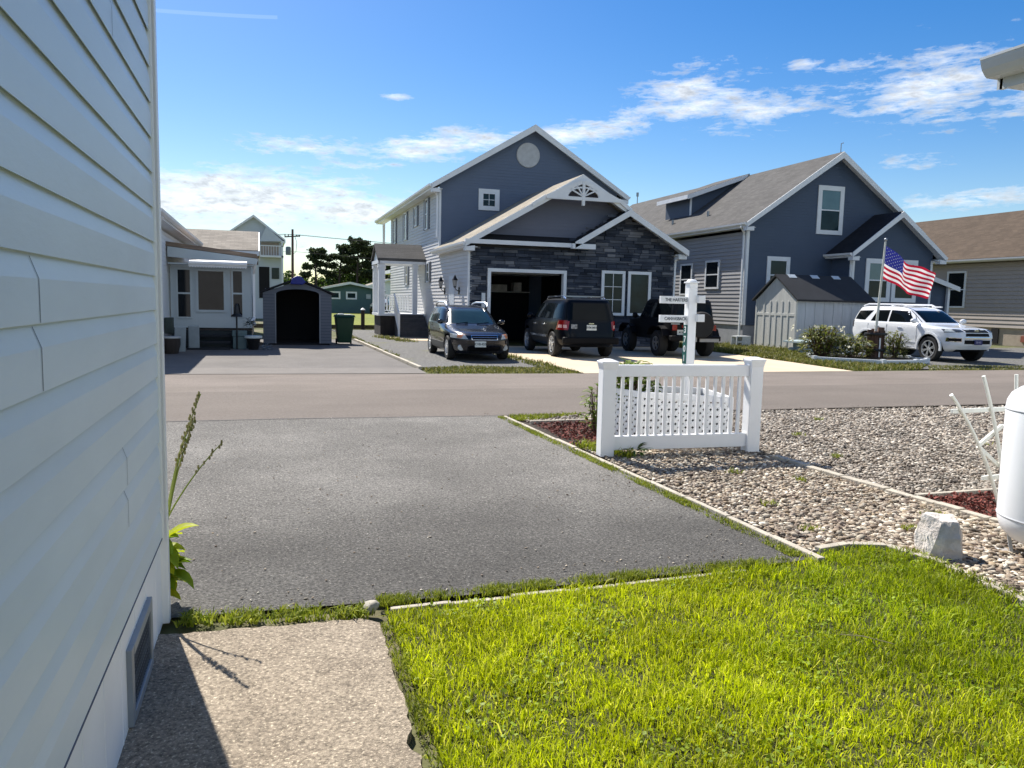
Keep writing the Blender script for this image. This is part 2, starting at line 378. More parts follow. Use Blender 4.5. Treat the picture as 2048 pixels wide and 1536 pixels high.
GRAVDR = mat('grey_gravel', (.115, .112, .106), rough=.95, var=.3, vs=9, bump=1, bs=45, grain=(26, .6), col2=(.12, .12, .05), c2s=.7, c2lo=.55, c2hi=.7, speck=(40, .62, (.34, .33, .31)))
EDGE = mat('pale_edging', (.43, .385, .31), rough=.85, var=.18, vs=9, bump=.4, bs=50)
GRASS = leafmat('lawn_blades', [(.24, .30, .003), (.43, .50, .005), (.64, .70, .012), (.33, .395, .004), (.75, .73, .09)], trans=.5)
GRASSDK = leafmat('weed_blades', [(.10, .15, .01), (.22, .27, .015), (.34, .36, .04), (.16, .19, .02)], trans=.4)
CLOVER = leafmat('clover_leaves', [(.20, .30, .012), (.32, .42, .02), (.26, .35, .015)], trans=.4)
STONE = leafmat('pebbles', [(.40, .32, .225), (.10, .065, .046), (.56, .49, .375), (.045, .032, .024), (.44, .37, .28), (.20, .145, .10), (.76, .70, .57), (.15, .11, .085), (.31, .235, .15), (.26, .21, .17)], trans=0.0, rough=.75, spec=.3)
MULCH = leafmat('red_mulch_chips', [(.12, .03, .022), (.20, .055, .04), (.07, .02, .016), (.26, .09, .07)], trans=0.0, rough=.9)
BLACK = mat('black_plastic', (.012, .012, .013), rough=.45, var=.1)
DARKIN = mat('dark_interior', (.01, .01, .012), rough=.9)
GLASS = mat('dark_window_glass', (.006, .009, .012), rough=.06, var=.2, vs=1.5, spec=.16)
GLASSG = mat('green_window_glass', (.012, .028, .034), rough=.08, var=.35, vs=2.2, spec=.2)
BLIND = mat('blind_behind_glass', (.11, .19, .21), rough=.12, var=.12, vs=1.5, spec=.5)
GREYMET = mat('grey_metal', (.35, .36, .37), rough=.35, metal=.6)
GALV = mat('galvanised_metal', (.33, .36, .40), rough=.45, metal=.4)
WOODDK = mat('dark_timber', (.035, .028, .024), rough=.85, var=.3, vs=6, stretch=(1, 1, .2), bump=.3, bs=30)
WOODBR = mat('weathered_brown_wood', (.10, .055, .040), rough=.85, var=.35, vs=5, stretch=(3, 3, .3), bump=.4, bs=20)
WOODGREY = mat('weathered_grey_wood', (.20, .17, .14), rough=.9, var=.25, vs=5, bump=.3, bs=20)
CUR = {}

# ------------------------------------------------------------------ ground
def sheet(name, pts, z, m, label=None):
    o = MB().poly([(x, y, z) for x, y in pts]).build(name, m, normals=False)
    if o.data.polygons[0].normal.z < 0: o.data.flip_normals()
    return tag(o, kind='structure')
sheet('ground', [(-400, -60), (400, -60), (400, 900), (-400, 900)], -.03, GROUNDM)
sheet('road', [(-60, 10.52), (.17, 10.60), (3.3, 10.42), (7.3, 10.40), (80, 10.1), (80, 16.75), (14.5, 16.62), (6.9, 16.55), (-2, 16.98), (-60, 17.2)], .0, ROADM)
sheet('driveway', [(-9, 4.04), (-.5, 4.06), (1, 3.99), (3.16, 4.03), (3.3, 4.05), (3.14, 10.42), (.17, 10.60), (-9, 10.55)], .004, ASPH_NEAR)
# the seams where driveways and road lanes meet
sheet('road_seam', [(-9, 10.50), (.17, 10.575), (3.15, 10.40), (3.15, 10.435), (.17, 10.615), (-9, 10.55)], .008, mat('tar_seam', (.10, .095, .09), rough=.9, var=.3, vs=8))
sheet('road_strip', [(-60, 10.55), (.17, 10.63), (3.3, 10.45), (7.3, 10.43), (80, 10.13), (80, 13.55), (10, 13.6), (4, 13.75), (-60, 14.2)], .004, mat('older_road_strip', (.160, .137, .118), rough=.92, var=.09, vs=.8, bump=.5, bs=110, spec=.2, grain=(40, .22), stretch=(.6, 1.3, 1)))
sheet('neighbour_driveway', [(-2.75, 16.99), (3.36, 16.76), (3.3, 22), (3.2, 31), (-2.75, 31)], .004, ASPH_FAR)
sheet('apron', [(-2.75, 17.0), (3.36, 16.77), (3.4, 18.1), (-2.75, 18.5)], .008, mat('pale_apron_asphalt', (.155, .14, .126), rough=.92, var=.1, vs=2, bump=.3, bs=90))
sheet('concrete_driveway', [(7.0, 16.57), (14.6, 16.63), (14.9, 19.5), (15.1, 22.6), (15.0, 27.05), (6.95, 27.05)], .004, CONC)
sheet('gravel_drive', [(3.42, 18.0), (6.9, 18.4), (6.95, 27), (6.92, 41), (3.2, 41)], -.008, GRAVDR)
sheet('concrete_path', [(5.0, 33.2), (6.9, 31.8), (6.9, 30.2), (5.6, 30.6), (4.9, 32)], .004, CONC)
sheet('grey_driveway', [(16.9, 17.1), (33, 17.0), (33.4, 27.5), (19.6, 24.6), (18.8, 21.6)], .002, GRAVDR)
_g = random.Random(5); _pp = [(-.52, -2), (.49, -2)]
_pp += [(.50+.02*min(1, max(0, y_-2.5))+_g.uniform(-.010, .008)-(.03 if 2.55 < y_ < 2.72 else 0), y_) for y_ in np.arange(1.2, 3.76, .045)]
_pp += [(.50-i_*.04, 3.79+.0018*i_+_g.uniform(-.010, .010)) for i_ in range(1, 25)]+[(-.52, 3.86)]
tag(MB().prism(_pp, 'z', -.05, .012).build('walkway', SLABM, None), kind='structure')
sheet('back_lawn', [(2.2, 42.1), (60, 43), (60, 104), (2.2, 104)], -.012, LAWNFAR)
LAWN = [(.57, -1.5), (.57, 2.5), (.58, 3.55), (.57, 3.87), (1.4, 3.9), (2.8, 3.95), (3.2, 4.02), (3.45, 4.13), (3.75, 4.17), (3.95, 4.1), (4.02, 3.72), (3.96, 3.37), (3.93, 3.07), (3.9, 1.2), (3.9, -1.5)]
sheet('lawn', LAWN, -.004, SOIL)
BED1 = [(3.44, 4.2), (3.75, 4.25), (4.02, 4.15), (4.1, 3.72), (4.04, 3.37), (4.0, 2.9), (4.6, 2.6), (7, 2.6), (7, 4.45), (5.32, 4.5), (5.24, 6.6), (5.2, 7.6), (3.36, 7.9)]
GRV2 = [(5.28, 5.35), (5.28, 6.6), (5.3, 8.9), (4.5, 9.85), (3.38, 9.85), (3.24, 10.33), (7.3, 10.32), (16, 10.1), (16, 5.3)]
sheet('gravel_bed', [(3.2, 2.4), (17, 2.4), (17, 10.15), (7.3, 10.36), (3.16, 10.38)], -.016, DIRT)

# icosphere pebbles
def ico():
    t = (1+5**.5)/2
    v = np.array([(-1, t, 0), (1, t, 0), (-1, -t, 0), (1, -t, 0), (0, -1, t), (0, 1, t), (0, -1, -t), (0, 1, -t), (t, 0, -1), (t, 0, 1), (-t, 0, -1), (-t, 0, 1)], float)
    v /= np.linalg.norm(v[0])
    f = np.array([(0, 11, 5), (0, 5, 1), (0, 1, 7), (0, 7, 10), (0, 10, 11), (1, 5, 9), (5, 11, 4), (11, 10, 2), (10, 7, 6), (7, 1, 8), (3, 9, 4), (3, 4, 2), (3, 2, 6), (3, 6, 8), (3, 8, 9), (4, 9, 5), (2, 4, 11), (6, 2, 10), (8, 6, 7), (9, 8, 1)])
    return v, f
def ico2():
    v, f = ico(); v = [tuple(x) for x in v]; c = {}; nf = []
    def mid(a, b):
        k = (min(a, b), max(a, b))
        if k not in c:
            q = np.array(v[a])+np.array(v[b]); q /= np.linalg.norm(q); c[k] = len(v); v.append(tuple(q))
        return c[k]
    for a, b, d in f:
        x, y, z = mid(a, b), mid(b, d), mid(d, a); nf += [(a, x, z), (b, y, x), (d, z, y), (x, y, z)]
    return np.array(v), np.array(nf)
def pebbles(P, size, seed, hi=True, z=0.0):
    g = np.random.default_rng(seed); n = len(P); v, f = ico2() if hi else ico()
    k = len(v)
    s = size*(.5+g.random((n, 1))**1.6*1.1)
    sc = s*np.c_[.75+.6*g.random(n), .55+.5*g.random(n), .32+.3*g.random(n)]
    V = v[None]*(1+.16*g.normal(size=(n, k, 1)))*sc[:, None, :]
    a = g.random(n)*6.2832; ca, sa = np.cos(a), np.sin(a); tl = g.normal(size=(n, 1))*.35
    x = V[:, :, 0]*ca[:, None]-V[:, :, 1]*sa[:, None]; y = V[:, :, 0]*sa[:, None]+V[:, :, 1]*ca[:, None]
    zz = V[:, :, 2]+x*tl*.6
    W_ = np.stack([x+P[:, :1], y+P[:, 1:2], zz+z+sc[:, 2:3]*(.2+1.5*g.random((n, 1)))], 2)
    F_ = (np.arange(n)[:, None, None]*k+f[None]).reshape(-1, 3)
    return W_.reshape(-1, 3), [F_]
b1 = scatter(BED1, 52000, 1); keep = (b1[:, 0] < 1.33*b1[:, 1]+2.2); b1 = b1[keep]
g2 = scatter(GRV2, 125000, 2); keep = (g2[:, 0] < 1.33*g2[:, 1]+.8) & ~((g2[:, 0] < 5.3) & (g2[:, 1] < 9.8)); g2 = g2[keep]
near = g2[g2[:, 1] < 7]; far = g2[g2[:, 1] >= 7]
tag(np_mesh('gravel', *merge([pebbles(b1[b1[:, 1] < 5.2], .0165, 3, True, -.014), pebbles(b1[b1[:, 1] >= 5.2], .0165, 13, False, -.014), ]), STONE, smooth=False), kind='stuff', label='mixed brown and cream river gravel filling the bed by the lawn')
STONE2 = leafmat('grey_pebbles', [(.385, .32, .245), (.12, .088, .068), (.53, .47, .385), (.055, .042, .034), (.42, .365, .295), (.21, .168, .13), (.70, .64, .54), (.165, .132, .105), (.30, .245, .18)], trans=0.0, rough=.75)
tag(np_mesh('gravel', *merge([pebbles(near, .0155, 4, False, -.014), pebbles(far, .018, 5, False, -.014)]), STONE2, smooth=False), kind='stuff', label='greyer fine gravel between the trellis and the road')
def chips(poly, n, seed, size=.035, zt=.03):
    P = scatter(poly, n, seed); g = np.random.default_rng(seed)
    C = np.c_[P, -.01+g.random(n)*zt]; return leaves(C, size, seed, 0, 1.1, .55)
MUL1 = [(3.36, 8.0), (3.38, 9.7), (4.5, 9.72), (5.3, 8.9), (5.3, 7.6)]
MUL2 = [(5.34, 4.55), (5.40, 5.2), (7.5, 5.22), (7.5, 4.5)]
tag(np_mesh('mulch', *merge([chips(MUL1, 5200, 6), chips(MUL2, 3600, 7)]), MULCH), kind='stuff', label='dark red wood mulch around the planter and trellis')

# lawn
def lawn_pts(n, seed):
    P = scatter(LAWN, n, seed); return P[(P[:, 1] > 1.2) & (P[:, 0] < 1.5*P[:, 1]+.9)]
P = lawn_pts(215000, 20)
g = np.random.default_rng(5)
hh = .040*(.4+1.1*g.random(len(P))**1.6)*(1+.35*np.sin(P[:, 0]*5.1+P[:, 1]*3.3)*np.sin(P[:, 1]*6.7))
Pc = lawn_pts(34000, 21); pat = (np.sin(Pc[:, 0]*4.3+1)*np.sin(Pc[:, 1]*5.9+.5)+.5*np.sin(Pc[:, 0]*9-Pc[:, 1]*7) > .35); Pc = Pc[pat][::2]
tall = lawn_pts(9000, 22)
_k = .5+.5*np.sin(P[:, 0]*11+2*np.sin(P[:, 1]*7))*np.sin(P[:, 1]*13+2*np.sin(P[:, 0]*9)); _keep = g.random(len(P)) < .45+.6*_k
P = P[_keep]; hh = hh[_keep]*(.75+.55*_k[_keep])
zone = P[:, 0]+.55*np.sin(P[:, 1]*2.3+1)+.3*np.sin(P[:, 0]*3.1+P[:, 1]*4.7)+.25*g.normal(size=len(P))+.35*(P[:, 1]-3) > 3.05
zt = tall[:, 0]+.5*np.sin(tall[:, 1]*2.3+1) > 3.0
GR = np_mesh('grass', *merge([blades(P[~zone], -.004, hh[~zone], .0046, .70, 23), blades(tall[~zt], -.004, .065, .006, .85, 25)]), GRASS); tag(GR, kind='stuff', label='bright yellow green mown lawn beside the concrete path')
GRASS2 = leafmat('greener_blades', [(.15, .22, .003), (.28, .37, .005), (.42, .50, .01), (.20, .27, .004), (.52, .55, .05)], trans=.5)
tag(np_mesh('grass', *merge([blades(P[zone], -.004, hh[zone]*1.05, .0046, .70, 26), blades(tall[zt], -.004, .065, .006, .85, 27)]), GRASS2), kind='stuff', label='deeper green part of the lawn towards the gravel and rock')
th = lawn_pts(4500, 29); Ct = np.c_[th, .004+.010*g.random(len(th))]
tag(np_mesh('thatch', *leaves(Ct, .022, 30, 0, .18, .92), leafmat('dry_thatch', [(.22, .17, .08), (.38, .31, .16), (.14, .10, .05)], .1)), kind='stuff', label='dry clippings and thatch between the grass blades')
C = np.c_[Pc, .012+.022*np.random.default_rng(8).random(len(Pc))]
tag(np_mesh('clover', *leaves(C, .017, 24, 0, 1.7, .75), CLOVER), kind='stuff', label='small round clover leaves growing through the lawn')

# weeds and rough grass along edges
def strip(x0, y0, x1, y1, w, n, seed):
    g = np.random.default_rng(seed); t = g.random(n); cl = .5+.5*np.sin(t*40+seed)*np.sin(t*17+1)
    t = t[g.random(n) < .10+.90*cl**1.6]; o = (g.random(len(t))-.5)*w
    dx, dy = x1-x0, y1-y0; ln = math.hypot(dx, dy)
    return np.c_[x0+dx*t-dy/ln*o, y0+dy*t+dx/ln*o]
ws = []
ws.append(blades(strip(-.42, 4.0, .52, 3.86, .14, 2600, 31), .0, .045, .008, .9, 31))
ws.append(blades(strip(.55, 4.0, 3.15, 4.05, .12, 9000, 32), .0, .035, .005, .8, 32))
ws.append(blades(strip(3.27, 4.1, 3.11, 10.3, .11, 12000, 33), .0, .030, .006, .9, 33))
ws.append(blades(strip(.55, 2.0, .56, 3.7, .07, 2600, 34), .0, .035, .005, .9, 34))
ws.append(blades(strip(3.35, 8.05, 3.65, 7.3, .2, 900, 35), .0, .09, .012, .8, 35))
ws.append(blades(scatter([(3.2, 9.95), (3.25, 10.38), (4.4, 10.4), (3.5, 9.95)], 1500, 36), .0, .04, .01, .8, 36))
ws.append(blades(strip(4.05, 4.0, 4.0, 3.1, .10, 1200, 38), .0, .05, .008, .9, 38))
for _i, (_x, _y) in enumerate(((3.9, 5.3), (4.5, 4.45), (4.75, 6.0), (5.0, 4.7), (6.4, 8.2), (7.6, 9.3), (5.9, 6.9), (8.3, 7.2), (4.3, 6.4), (3.75, 4.6))):
    _q = np.random.default_rng(70+_i).normal(size=(45, 2))*.035; ws.append(blades(np.c_[_x+_q[:, 0], _y+_q[:, 1]], .0, .045, .008, 1.0, 80+_i))
V, F_ = merge(ws); tag(np_mesh('weeds', V, F_, GRASSDK), kind='stuff', label='low weeds and moss growing along the driveway edges')
ws = []
ws.append(blades(scatter([(3.45, 16.85), (7.0, 16.62), (7.05, 18.6), (6.2, 18.2), (4.6, 18.7), (3.45, 18.1)], 4200, 41), -.01, .05, .02, .8, 41))
ws.append(blades(strip(6.75, 18.0, 6.85, 27, .5, 2600, 42), -.01, .10, .02, .8, 42))
ws.append(blades(scatter([(14.7, 16.7), (17.2, 17.0), (18.6, 18.2), (16.8, 20), (18.8, 22.5), (18.7, 27.5), (15.2, 26.9), (15.2, 22.6)], 17000, 43), -.01, .11, .028, .8, 43))
ws.append(blades(scatter([(17.2, 16.75), (21.5, 16.8), (24, 17.6), (18.6, 18.2)], 2600, 44), -.01, .05, .02, .8, 44))
ws.append(blades(strip(3.5, 22, 3.4, 40, .3, 2500, 45), -.01, .07, .02, .8, 45))
ws.append(blades(strip(4.6, 33.5, 5.3, 29.5, .6, 1500, 46), -.01, .12, .02, .8, 46))
ws.append(blades(scatter([(15.3, 23), (18.7, 23), (18.7, 28.3), (15.2, 28.3)], 5000, 47), -.01, .16, .03, .8, 47))
V, F_ = merge(ws); tag(np_mesh('verge_grass', V, F_, leafmat('verge_blades', [(.06, .085, .01), (.13, .155, .015), (.24, .22, .06), (.09, .11, .015), (.30, .25, .10)], trans=.35)), kind='stuff', label='patchy grass and weeds on the verge across the road')

# ------------------------------------------------------------------ edging strips
def edging(label, pts, w, h, seed, n_seg=.5, z0=-.02):
    mb = MB(); g = random.Random(seed)
    for i in range(len(pts)-1):
        a, b = Vector((*pts[i], 0)), Vector((*pts[i+1], 0)); ln = (b-a).length; k = max(1, round(ln/n_seg))
        for j in range(k):
            p0 = a+(b-a)*(j/k+.004/ln); p1 = a+(b-a)*((j+1)/k-.004/ln)
            off = (b-a).normalized().cross(Vector((0, 0, 1)))*g.uniform(-.010, .010); zz = z0+h/2+g.uniform(-.009, .004)
            mb.bar(p0+off+Vector((0, 0, zz)), p1+off*.3+Vector((0, 0, zz)), w*g.uniform(.9, 1.06), h)
    return tag(mb.build('edging_strip', EDGE, bevel=.006), label, 'edging', 'pale garden edging strips')
edging('long pale timber edging between the dark driveway and gravel bed', [(3.36, 3.98), (3.33, 5.0), (3.29, 6.2), (3.255, 7.3), (3.22, 8.4), (3.17, 10.3)], .052, .048, 1, .55)
edging('pale stone edging crossing the gravel from the fence to the rock', [(5.20, 7.0), (5.23, 6.0), (5.27, 5.2), (5.33, 4.5), (5.5, 4.1)], .085, .05, 2, .24)
edging('thin pale edging behind the red mulch near the road', [(3.36, 9.76), (4.9, 9.78)], .05, .05, 3, .6)
edging('thin pale edging above the mulch at the trellis', [(5.36, 5.25), (7.6, 5.28)], .05, .05, 4, .6)
edging('low pale stone edging curving round the lawn beside the gravel', [(3.48, 4.19), (3.76, 4.23), (4.0, 4.14), (4.08, 3.72), (4.03, 3.37), (3.99, 3.05), (3.96, 2.4)], .06, .045, 5, .2)
edging('pale edging half buried in grass along the near end of the asphalt', [(.60, 3.91), (1.6, 3.93), (2.8, 3.985)], .04, .020, 6, .3, -.014)
edging('pale kerb edging the driveway across the road', [(3.44, 17.9), (3.38, 22), (3.28, 30.5)], .09, .09, 7, 1.5)
gp = np.vstack([scatter([(-.4, 4.3), (3.0, 4.2), (3.0, 9.9), (.2, 10.2), (-1.0, 9)], 420, 61), strip(-.3, 4.15, 3.0, 4.2, .3, 260, 62), strip(3.1, 4.4, 3.0, 10, .3, 260, 63), strip(.0, 10.6, 12, 10.45, .35, 420, 64)])
tag(np_mesh('grit', *merge([pebbles(gp, .0065, 65, False, .006)]), STONE), kind='stuff', label='loose grit and tiny pale stones scattered on the asphalt')
# single pebble at the path corner
V, F_ = pebbles(np.array([[.50, 3.90]]), .036, 9, True, -.005)
tag(np_mesh('stone', V, F_, mat('pale_cobble', (.36, .33, .27), rough=.8, var=.15, vs=12, bump=.2), smooth=True), 'smooth pale cobble at the corner of the concrete path', 'stone')
# ------------------------------------------------------------------ building helpers
def clip_x(poly, z):
    xs = []
    n = len(poly)
    for i in range(n):
        (x1, z1), (x2, z2) = poly[i], poly[(i+1) % n]
        if abs(z2-z1) < 1e-9:
            if abs(z-z1) < 1e-6: xs += [x1, x2]
        elif min(z1, z2)-1e-7 <= z <= max(z1, z2)+1e-7: xs.append(x1+(x2-x1)*(z-z1)/(z2-z1))
    return (min(xs), max(xs)) if xs else None
def lap(mb, poly, O, U, Nn, course=.13, d=.014):
    """lap siding on a convex wall polygon [(u,z)]; O origin, U horizontal direction, Nn outward normal"""
    O, U, Nn = Vector(O), Vector(U), Vector(Nn)
    z0 = min(p[1] for p in poly); z1 = max(p[1] for p in poly)
    knots = sorted({p[1] for p in poly}); z = z0
    while z < z1-1e-4:
        t = min(z+course, z1)
        for kz in knots:
            if z+1e-3 < kz < t-1e-3 and kz-z > course*.3: t = kz; break
        a, b = clip_x(poly, z+1e-5), clip_x(poly, t-1e-5)
        if a and b:
            f = lambda u, zz, o: O+U*u+Nn*o+Vector((0, 0, zz))
            mb.poly([f(a[0], z, d), f(a[1], z, d), f(b[1], t, .001), f(b[0], t, .001)])
            mb.poly([f(a[0], z, .001), f(a[1], z, .001), f(a[1], z, d), f(a[0], z, d)])
        z = t
    # the solid wall behind the boards
    back = -.08
    n = len(poly)
    vs = [O+U*p[0]+Vector((0, 0, p[1])) for p in poly]+[O+U*p[0]+Vector((0, 0, p[1]))+Nn*back for p in poly]
    mb.add(vs, [tuple(range(n)), tuple(range(2*n-1, n-1, -1))]+[(i, (i+1) % n, n+(i+1) % n, n+i) for i in range(n)])
    return mb
def window(parent, O, U, Nn, u0, u1, z0, z1, fw_=.11, frame=TRIM, glass=GLASS, style='hung', upper=None, proud=.05, grid=None, name='window', po=.016):
    if po > .02: proud = max(proud, po+.035)
    """framed window on a wall; panes are sub-parts"""
    O, U, Nn = Vector(O), Vector(U).normalized(), Vector(Nn).normalized()
    def B(mb, a, b, c, d_, n0, n1):
        vs = []
        for n_ in (n0, n1):
            for (u, z) in ((a, c), (b, c), (b, d_), (a, d_)): vs.append(O+U*u+Nn*n_+Vector((0, 0, z)))
        mb.add(vs, [(0, 1, 2, 3), (7, 6, 5, 4), (0, 4, 5, 1), (1, 5, 6, 2), (2, 6, 7, 3), (3, 7, 4, 0)])
    mb = MB()
    B(mb, u0, u0+fw_, z0, z1, .012, proud); B(mb, u1-fw_, u1, z0, z1, .012, proud)
    B(mb, u0+fw_, u1-fw_, z1-fw_, z1, .012, proud+.003); B(mb, u0+fw_, u1-fw_, z0, z0+fw_*.9, .012, proud+.003)
    zm = (z0+z1)/2
    if style == 'hung': B(mb, u0+fw_, u1-fw_, zm-.025, zm+.025, .012, max(proud-.01, po+.014))
    if grid:
        for k in range(1, grid[0]):
            u = u0+fw_+(u1-u0-2*fw_)*k/grid[0]; B(mb, u-.012, u+.012, z0+fw_, z1-fw_, .012, .034)
        for k in range(1, grid[1]):
            z = z0+fw_+(z1-z0-2*fw_)*k/grid[1]; B(mb, u0+fw_, u1-fw_, z-.012, z+.012, .012, .032)
    w = mb.build(name, frame, parent)
    def pane(a, b, m):
        q = MB(); B(q, u0+fw_*.9, u1-fw_*.9, a, b, po, po+.010); q.build('pane', m, w)
    if style == 'hung': pane(z0+fw_*.8, zm, glass); pane(zm+.001, z1-fw_*.8, upper or glass)
    else: pane(z0+fw_*.8, z1-fw_*.8, glass)
    return w
def gable_roof(parent, x0, x1, y0, y1, ze, zr, m, th=.10, fascia=.2, xr=None, soffit=True, gutters=(1, 1), front=True, trim=TRIM, back=True):
    """gable roof, ridge along Y; x0,x1 outer eaves at height ze (top of roof), ridge zr at xr"""
    xr = (x0+x1)/2 if xr is None else xr
    mb = MB()
    for (xa, sgn) in ((x0, -1), (x1, 1)):
        mb.prism([(xa, ze), (xr, zr), (xr, zr-th), (xa, ze-th)], 'y', y0, y1)
    rf = mb.build('roof', m, parent)
    if front:
        for xa in (x0, x1):
            q = MB(); q.prism([(xa, ze-.005), (xr, zr-.005), (xr, zr-fascia-.06), (xa, ze-fascia)], 'y', y0-.035, y0-.002)
            # boxed return at the foot of the rake
            s_ = 1 if xa == x0 else -1
            q.prism([(xa, ze-fascia-.002), (xa+s_*.34, ze-fascia+.05), (xa+s_*.34, ze-fascia-.13), (xa, ze-fascia-.13)], 'y', y0-.03, y0+.25)
            q.build('rake_board', trim, rf)
    if soffit:
        q = MB()
        for (xa, s_) in ((x0, 1), (x1, -1)):
            q.box(xa+s_*.02, xa+s_*.45, y0+.02, y1-.02, ze-fascia, ze-fascia+.015)
            q.box(xa, xa+s_*.025, y0+.0, y1, ze-fascia, ze-.02)
        if front:   # underside of the front overhang
            for xa in (x0, x1): q.prism([(xa, ze-th-.003), (xr, zr-th-.003), (xr, zr-th-.03), (xa, ze-th-.03)], 'y', y0, y0+.42)
        q.build('soffit', trim, rf)
    for (xa, s_, on) in ((x0, -1, gutters[0]), (x1, 1, gutters[1])):
        if on:
            q = MB(); q.prism([(xa, ze-.03), (xa+s_*.12, ze-.03), (xa+s_*.11, ze-.10), (xa+s_*.05, ze-.15), (xa, ze-.15)], 'y', y0+.01, y1-.01)
            q.build('gutter', trim, rf)
    return rf
def downspout(parent, pts, w=.07, m=TRIM):
    mb = MB()
    for a, b in zip(pts[:-1], pts[1:]): mb.bar(a, b, w, w, (0, 1, 0) if abs(a[2]-b[2]) > .3 else (0, 0, 1))
    return mb.build('downspout', m, parent)

X_, Y_, Z_ = Vector((1, 0, 0)), Vector((0, 1, 0)), Vector((0, 0, 1))
ROOFGREY = shingle('grey_shingles', (.100, .096, .092)); ROOFBROWN = shingle('brown_shingles', (.092, .068, .049)); ROOFDK = shingle('dark_shingles', (.026, .027, .032))
ROOFTAN = shingle('tan_shingles', (.30, .265, .22), axis='y'); ROOFTANX = shingle('tan_shingles_side', (.25, .19, .145)); ROOFPALE = shingle('pale_grey_shingles', (.30, .265, .21))
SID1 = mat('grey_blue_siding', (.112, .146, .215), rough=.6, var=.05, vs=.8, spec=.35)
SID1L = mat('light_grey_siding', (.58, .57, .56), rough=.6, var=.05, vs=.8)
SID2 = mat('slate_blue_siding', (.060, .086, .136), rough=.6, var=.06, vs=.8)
SID2_SUN = mat('slate_siding_sunlit', (.33, .325, .33), rough=.6, var=.06, vs=.8)  # paler copy of the slate siding, sunlight put into the side wall colour
SID3 = mat('taupe_siding', (.40, .355, .32), rough=.65, var=.06, vs=.8)
SIDA = mat('white_lap_siding', (.72, .75, .79), rough=.55, var=.05, vs=1)
BLOCK = mat('painted_block', (.30, .31, .34), rough=.9, var=.12, vs=4, bump=.3, bs=30)
BLOCKT = mat('tan_block', (.42, .35, .28), rough=.9, var=.12, vs=4, bump=.3, bs=30)

# ------------------------------------------------------------------ near house on the left
nh = thing('near_house', 'white vinyl sided house wall close up on the left', 'house', (-.47, 4.04, 0))
mb = MB(); d = .014; c = .155; z = 1.374-6*c
Y0n, Y1n = -4.0, 3.955
prof = []
k = 0
while z < 3.55:
    # dutch-lap course: flat face below, sloped in towards the next board
    prof += [(.0025, z+.035), (d-.0025, z+.035), (d-.0025, z), (d, z), (d, z+.100), (.0025, z+c-.004)]
    z += c; k += 1
xs = -.496
for i in range(len(prof)-1):
    (o1, z1), (o2, z2) = prof[i], prof[i+1]
    mb.poly([(xs+o1, Y0n, z1), (xs+o2, Y0n, z2), (xs+o2, Y1n, z2), (xs+o1, Y1n, z1)])
mb.box(xs-.12, xs-.004, Y0n, 4.03, .40, 3.60)
mb.build('siding', NEARSIDE, nh)
# the butt joints between siding lengths, each a shallow overlap following the board profile
z0c = 1.374-6*c
def seam(y, k0, k1):
    q = MB()
    for k in range(k0, k1):
        zb = z0c+k*c
        for (o1, z1, o2, z2) in ((d, zb+.002, d, zb+.1), (d, zb+.1, .0035, zb+c-.006)):
            yy1 = y; yy2 = y-(.028 if z2 > zb+.11 else 0)
            q.add([(xs+o1+.0012, yy1, z1), (xs+o2+.0012, yy2, z2), (xs+o2+.0012, yy2+.0045, z2), (xs+o1+.0012, yy1+.0045, z1)], [(0, 1, 2, 3)])
    q.build('siding_seam', mat('seam_shadow_gap', (.16, .18, .20), rough=.8), nh)
seam(3.02, 13, 15); seam(1.99, 6, 8); seam(3.05, 2, 4)
q = MB(); q.box(xs-.05, xs+.034, 3.995, 4.055, .0, 3.6); q.box(xs-.05, xs+.024, 3.955, 3.963, .42, 3.6); q.build('corner_post', VINYL, nh, bevel=.004)
q = MB(); q.box(xs-.03, xs+.0022, 3.963, 3.995, .42, 3.6); q.build('corner_channel', mat('channel_shadow', (.10, .08, .08), rough=.8), nh)
q = MB(); yv = Y0n
q.box(xs-.06, xs-.004, Y0n, 4.0, 0, .432)
while yv < 3.93:
    q.box(xs-.004, xs+.002, yv, yv+.288, .0, .43); q.box(xs-.004, xs+.0035, yv+.288, yv+.30, .0, .432); yv += .30
q.build('skirting', SKIRT, nh)
q = MB(); q.box(xs-.006, xs+.0160, Y0n, 3.955, .4365, .4435); q.build('siding_shadow_line', mat('dark_blue_shadow_line', (.09, .11, .17), rough=.8), nh)  # dark strip painted in as the contact shadow below the siding
q = MB(); q.box(xs-.02, xs-.003, 3.99, 3.995, 0, .43); q.build('corner_gap', mat('rust_brown_gap', (.09, .05, .05), rough=.8), nh)
# crawl-space vent: frame, mesh screen
vy0, vy1, vz0, vz1 = 2.99, 3.53, .02, .315
q = MB(); fr_ = .05
q.box(xs, xs+.022, vy0, vy0+fr_, vz0, vz1); q.box(xs, xs+.022, vy1-fr_, vy1, vz0, vz1); q.box(xs, xs+.0235, vy0+fr_, vy1-fr_, vz0, vz0+fr_*.8); q.box(xs, xs+.0235, vy0+fr_, vy1-fr_, vz1-fr_*.8, vz1)
vent = q.build('vent', mat('galvanised_frame', (.30, .33, .36), rough=.5, metal=.35), nh, bevel=.003)
q = MB(); q.box(xs+.0055, xs+.0065, vy0+.03, vy1-.03, vz0+.02, vz1-.02); q.build('backing', DARKIN, vent)
q = MB()
for i in range(17):
    for (s1, s2) in ((0, 1), (1, 0)):
        a = vy0+fr_+(vy1-vy0-2*fr_)*i/16
        if i < 16: q.tube([(xs+.013, a, vz0+.045+s1*0), (xs+.013, min(a+.029, vy1-fr_), vz1-.045)], .0011, 4) if s1 == 0 else q.tube([(xs+.015, a, vz1-.045), (xs+.015, min(a+.029, vy1-fr_), vz0+.045)], .0011, 4)
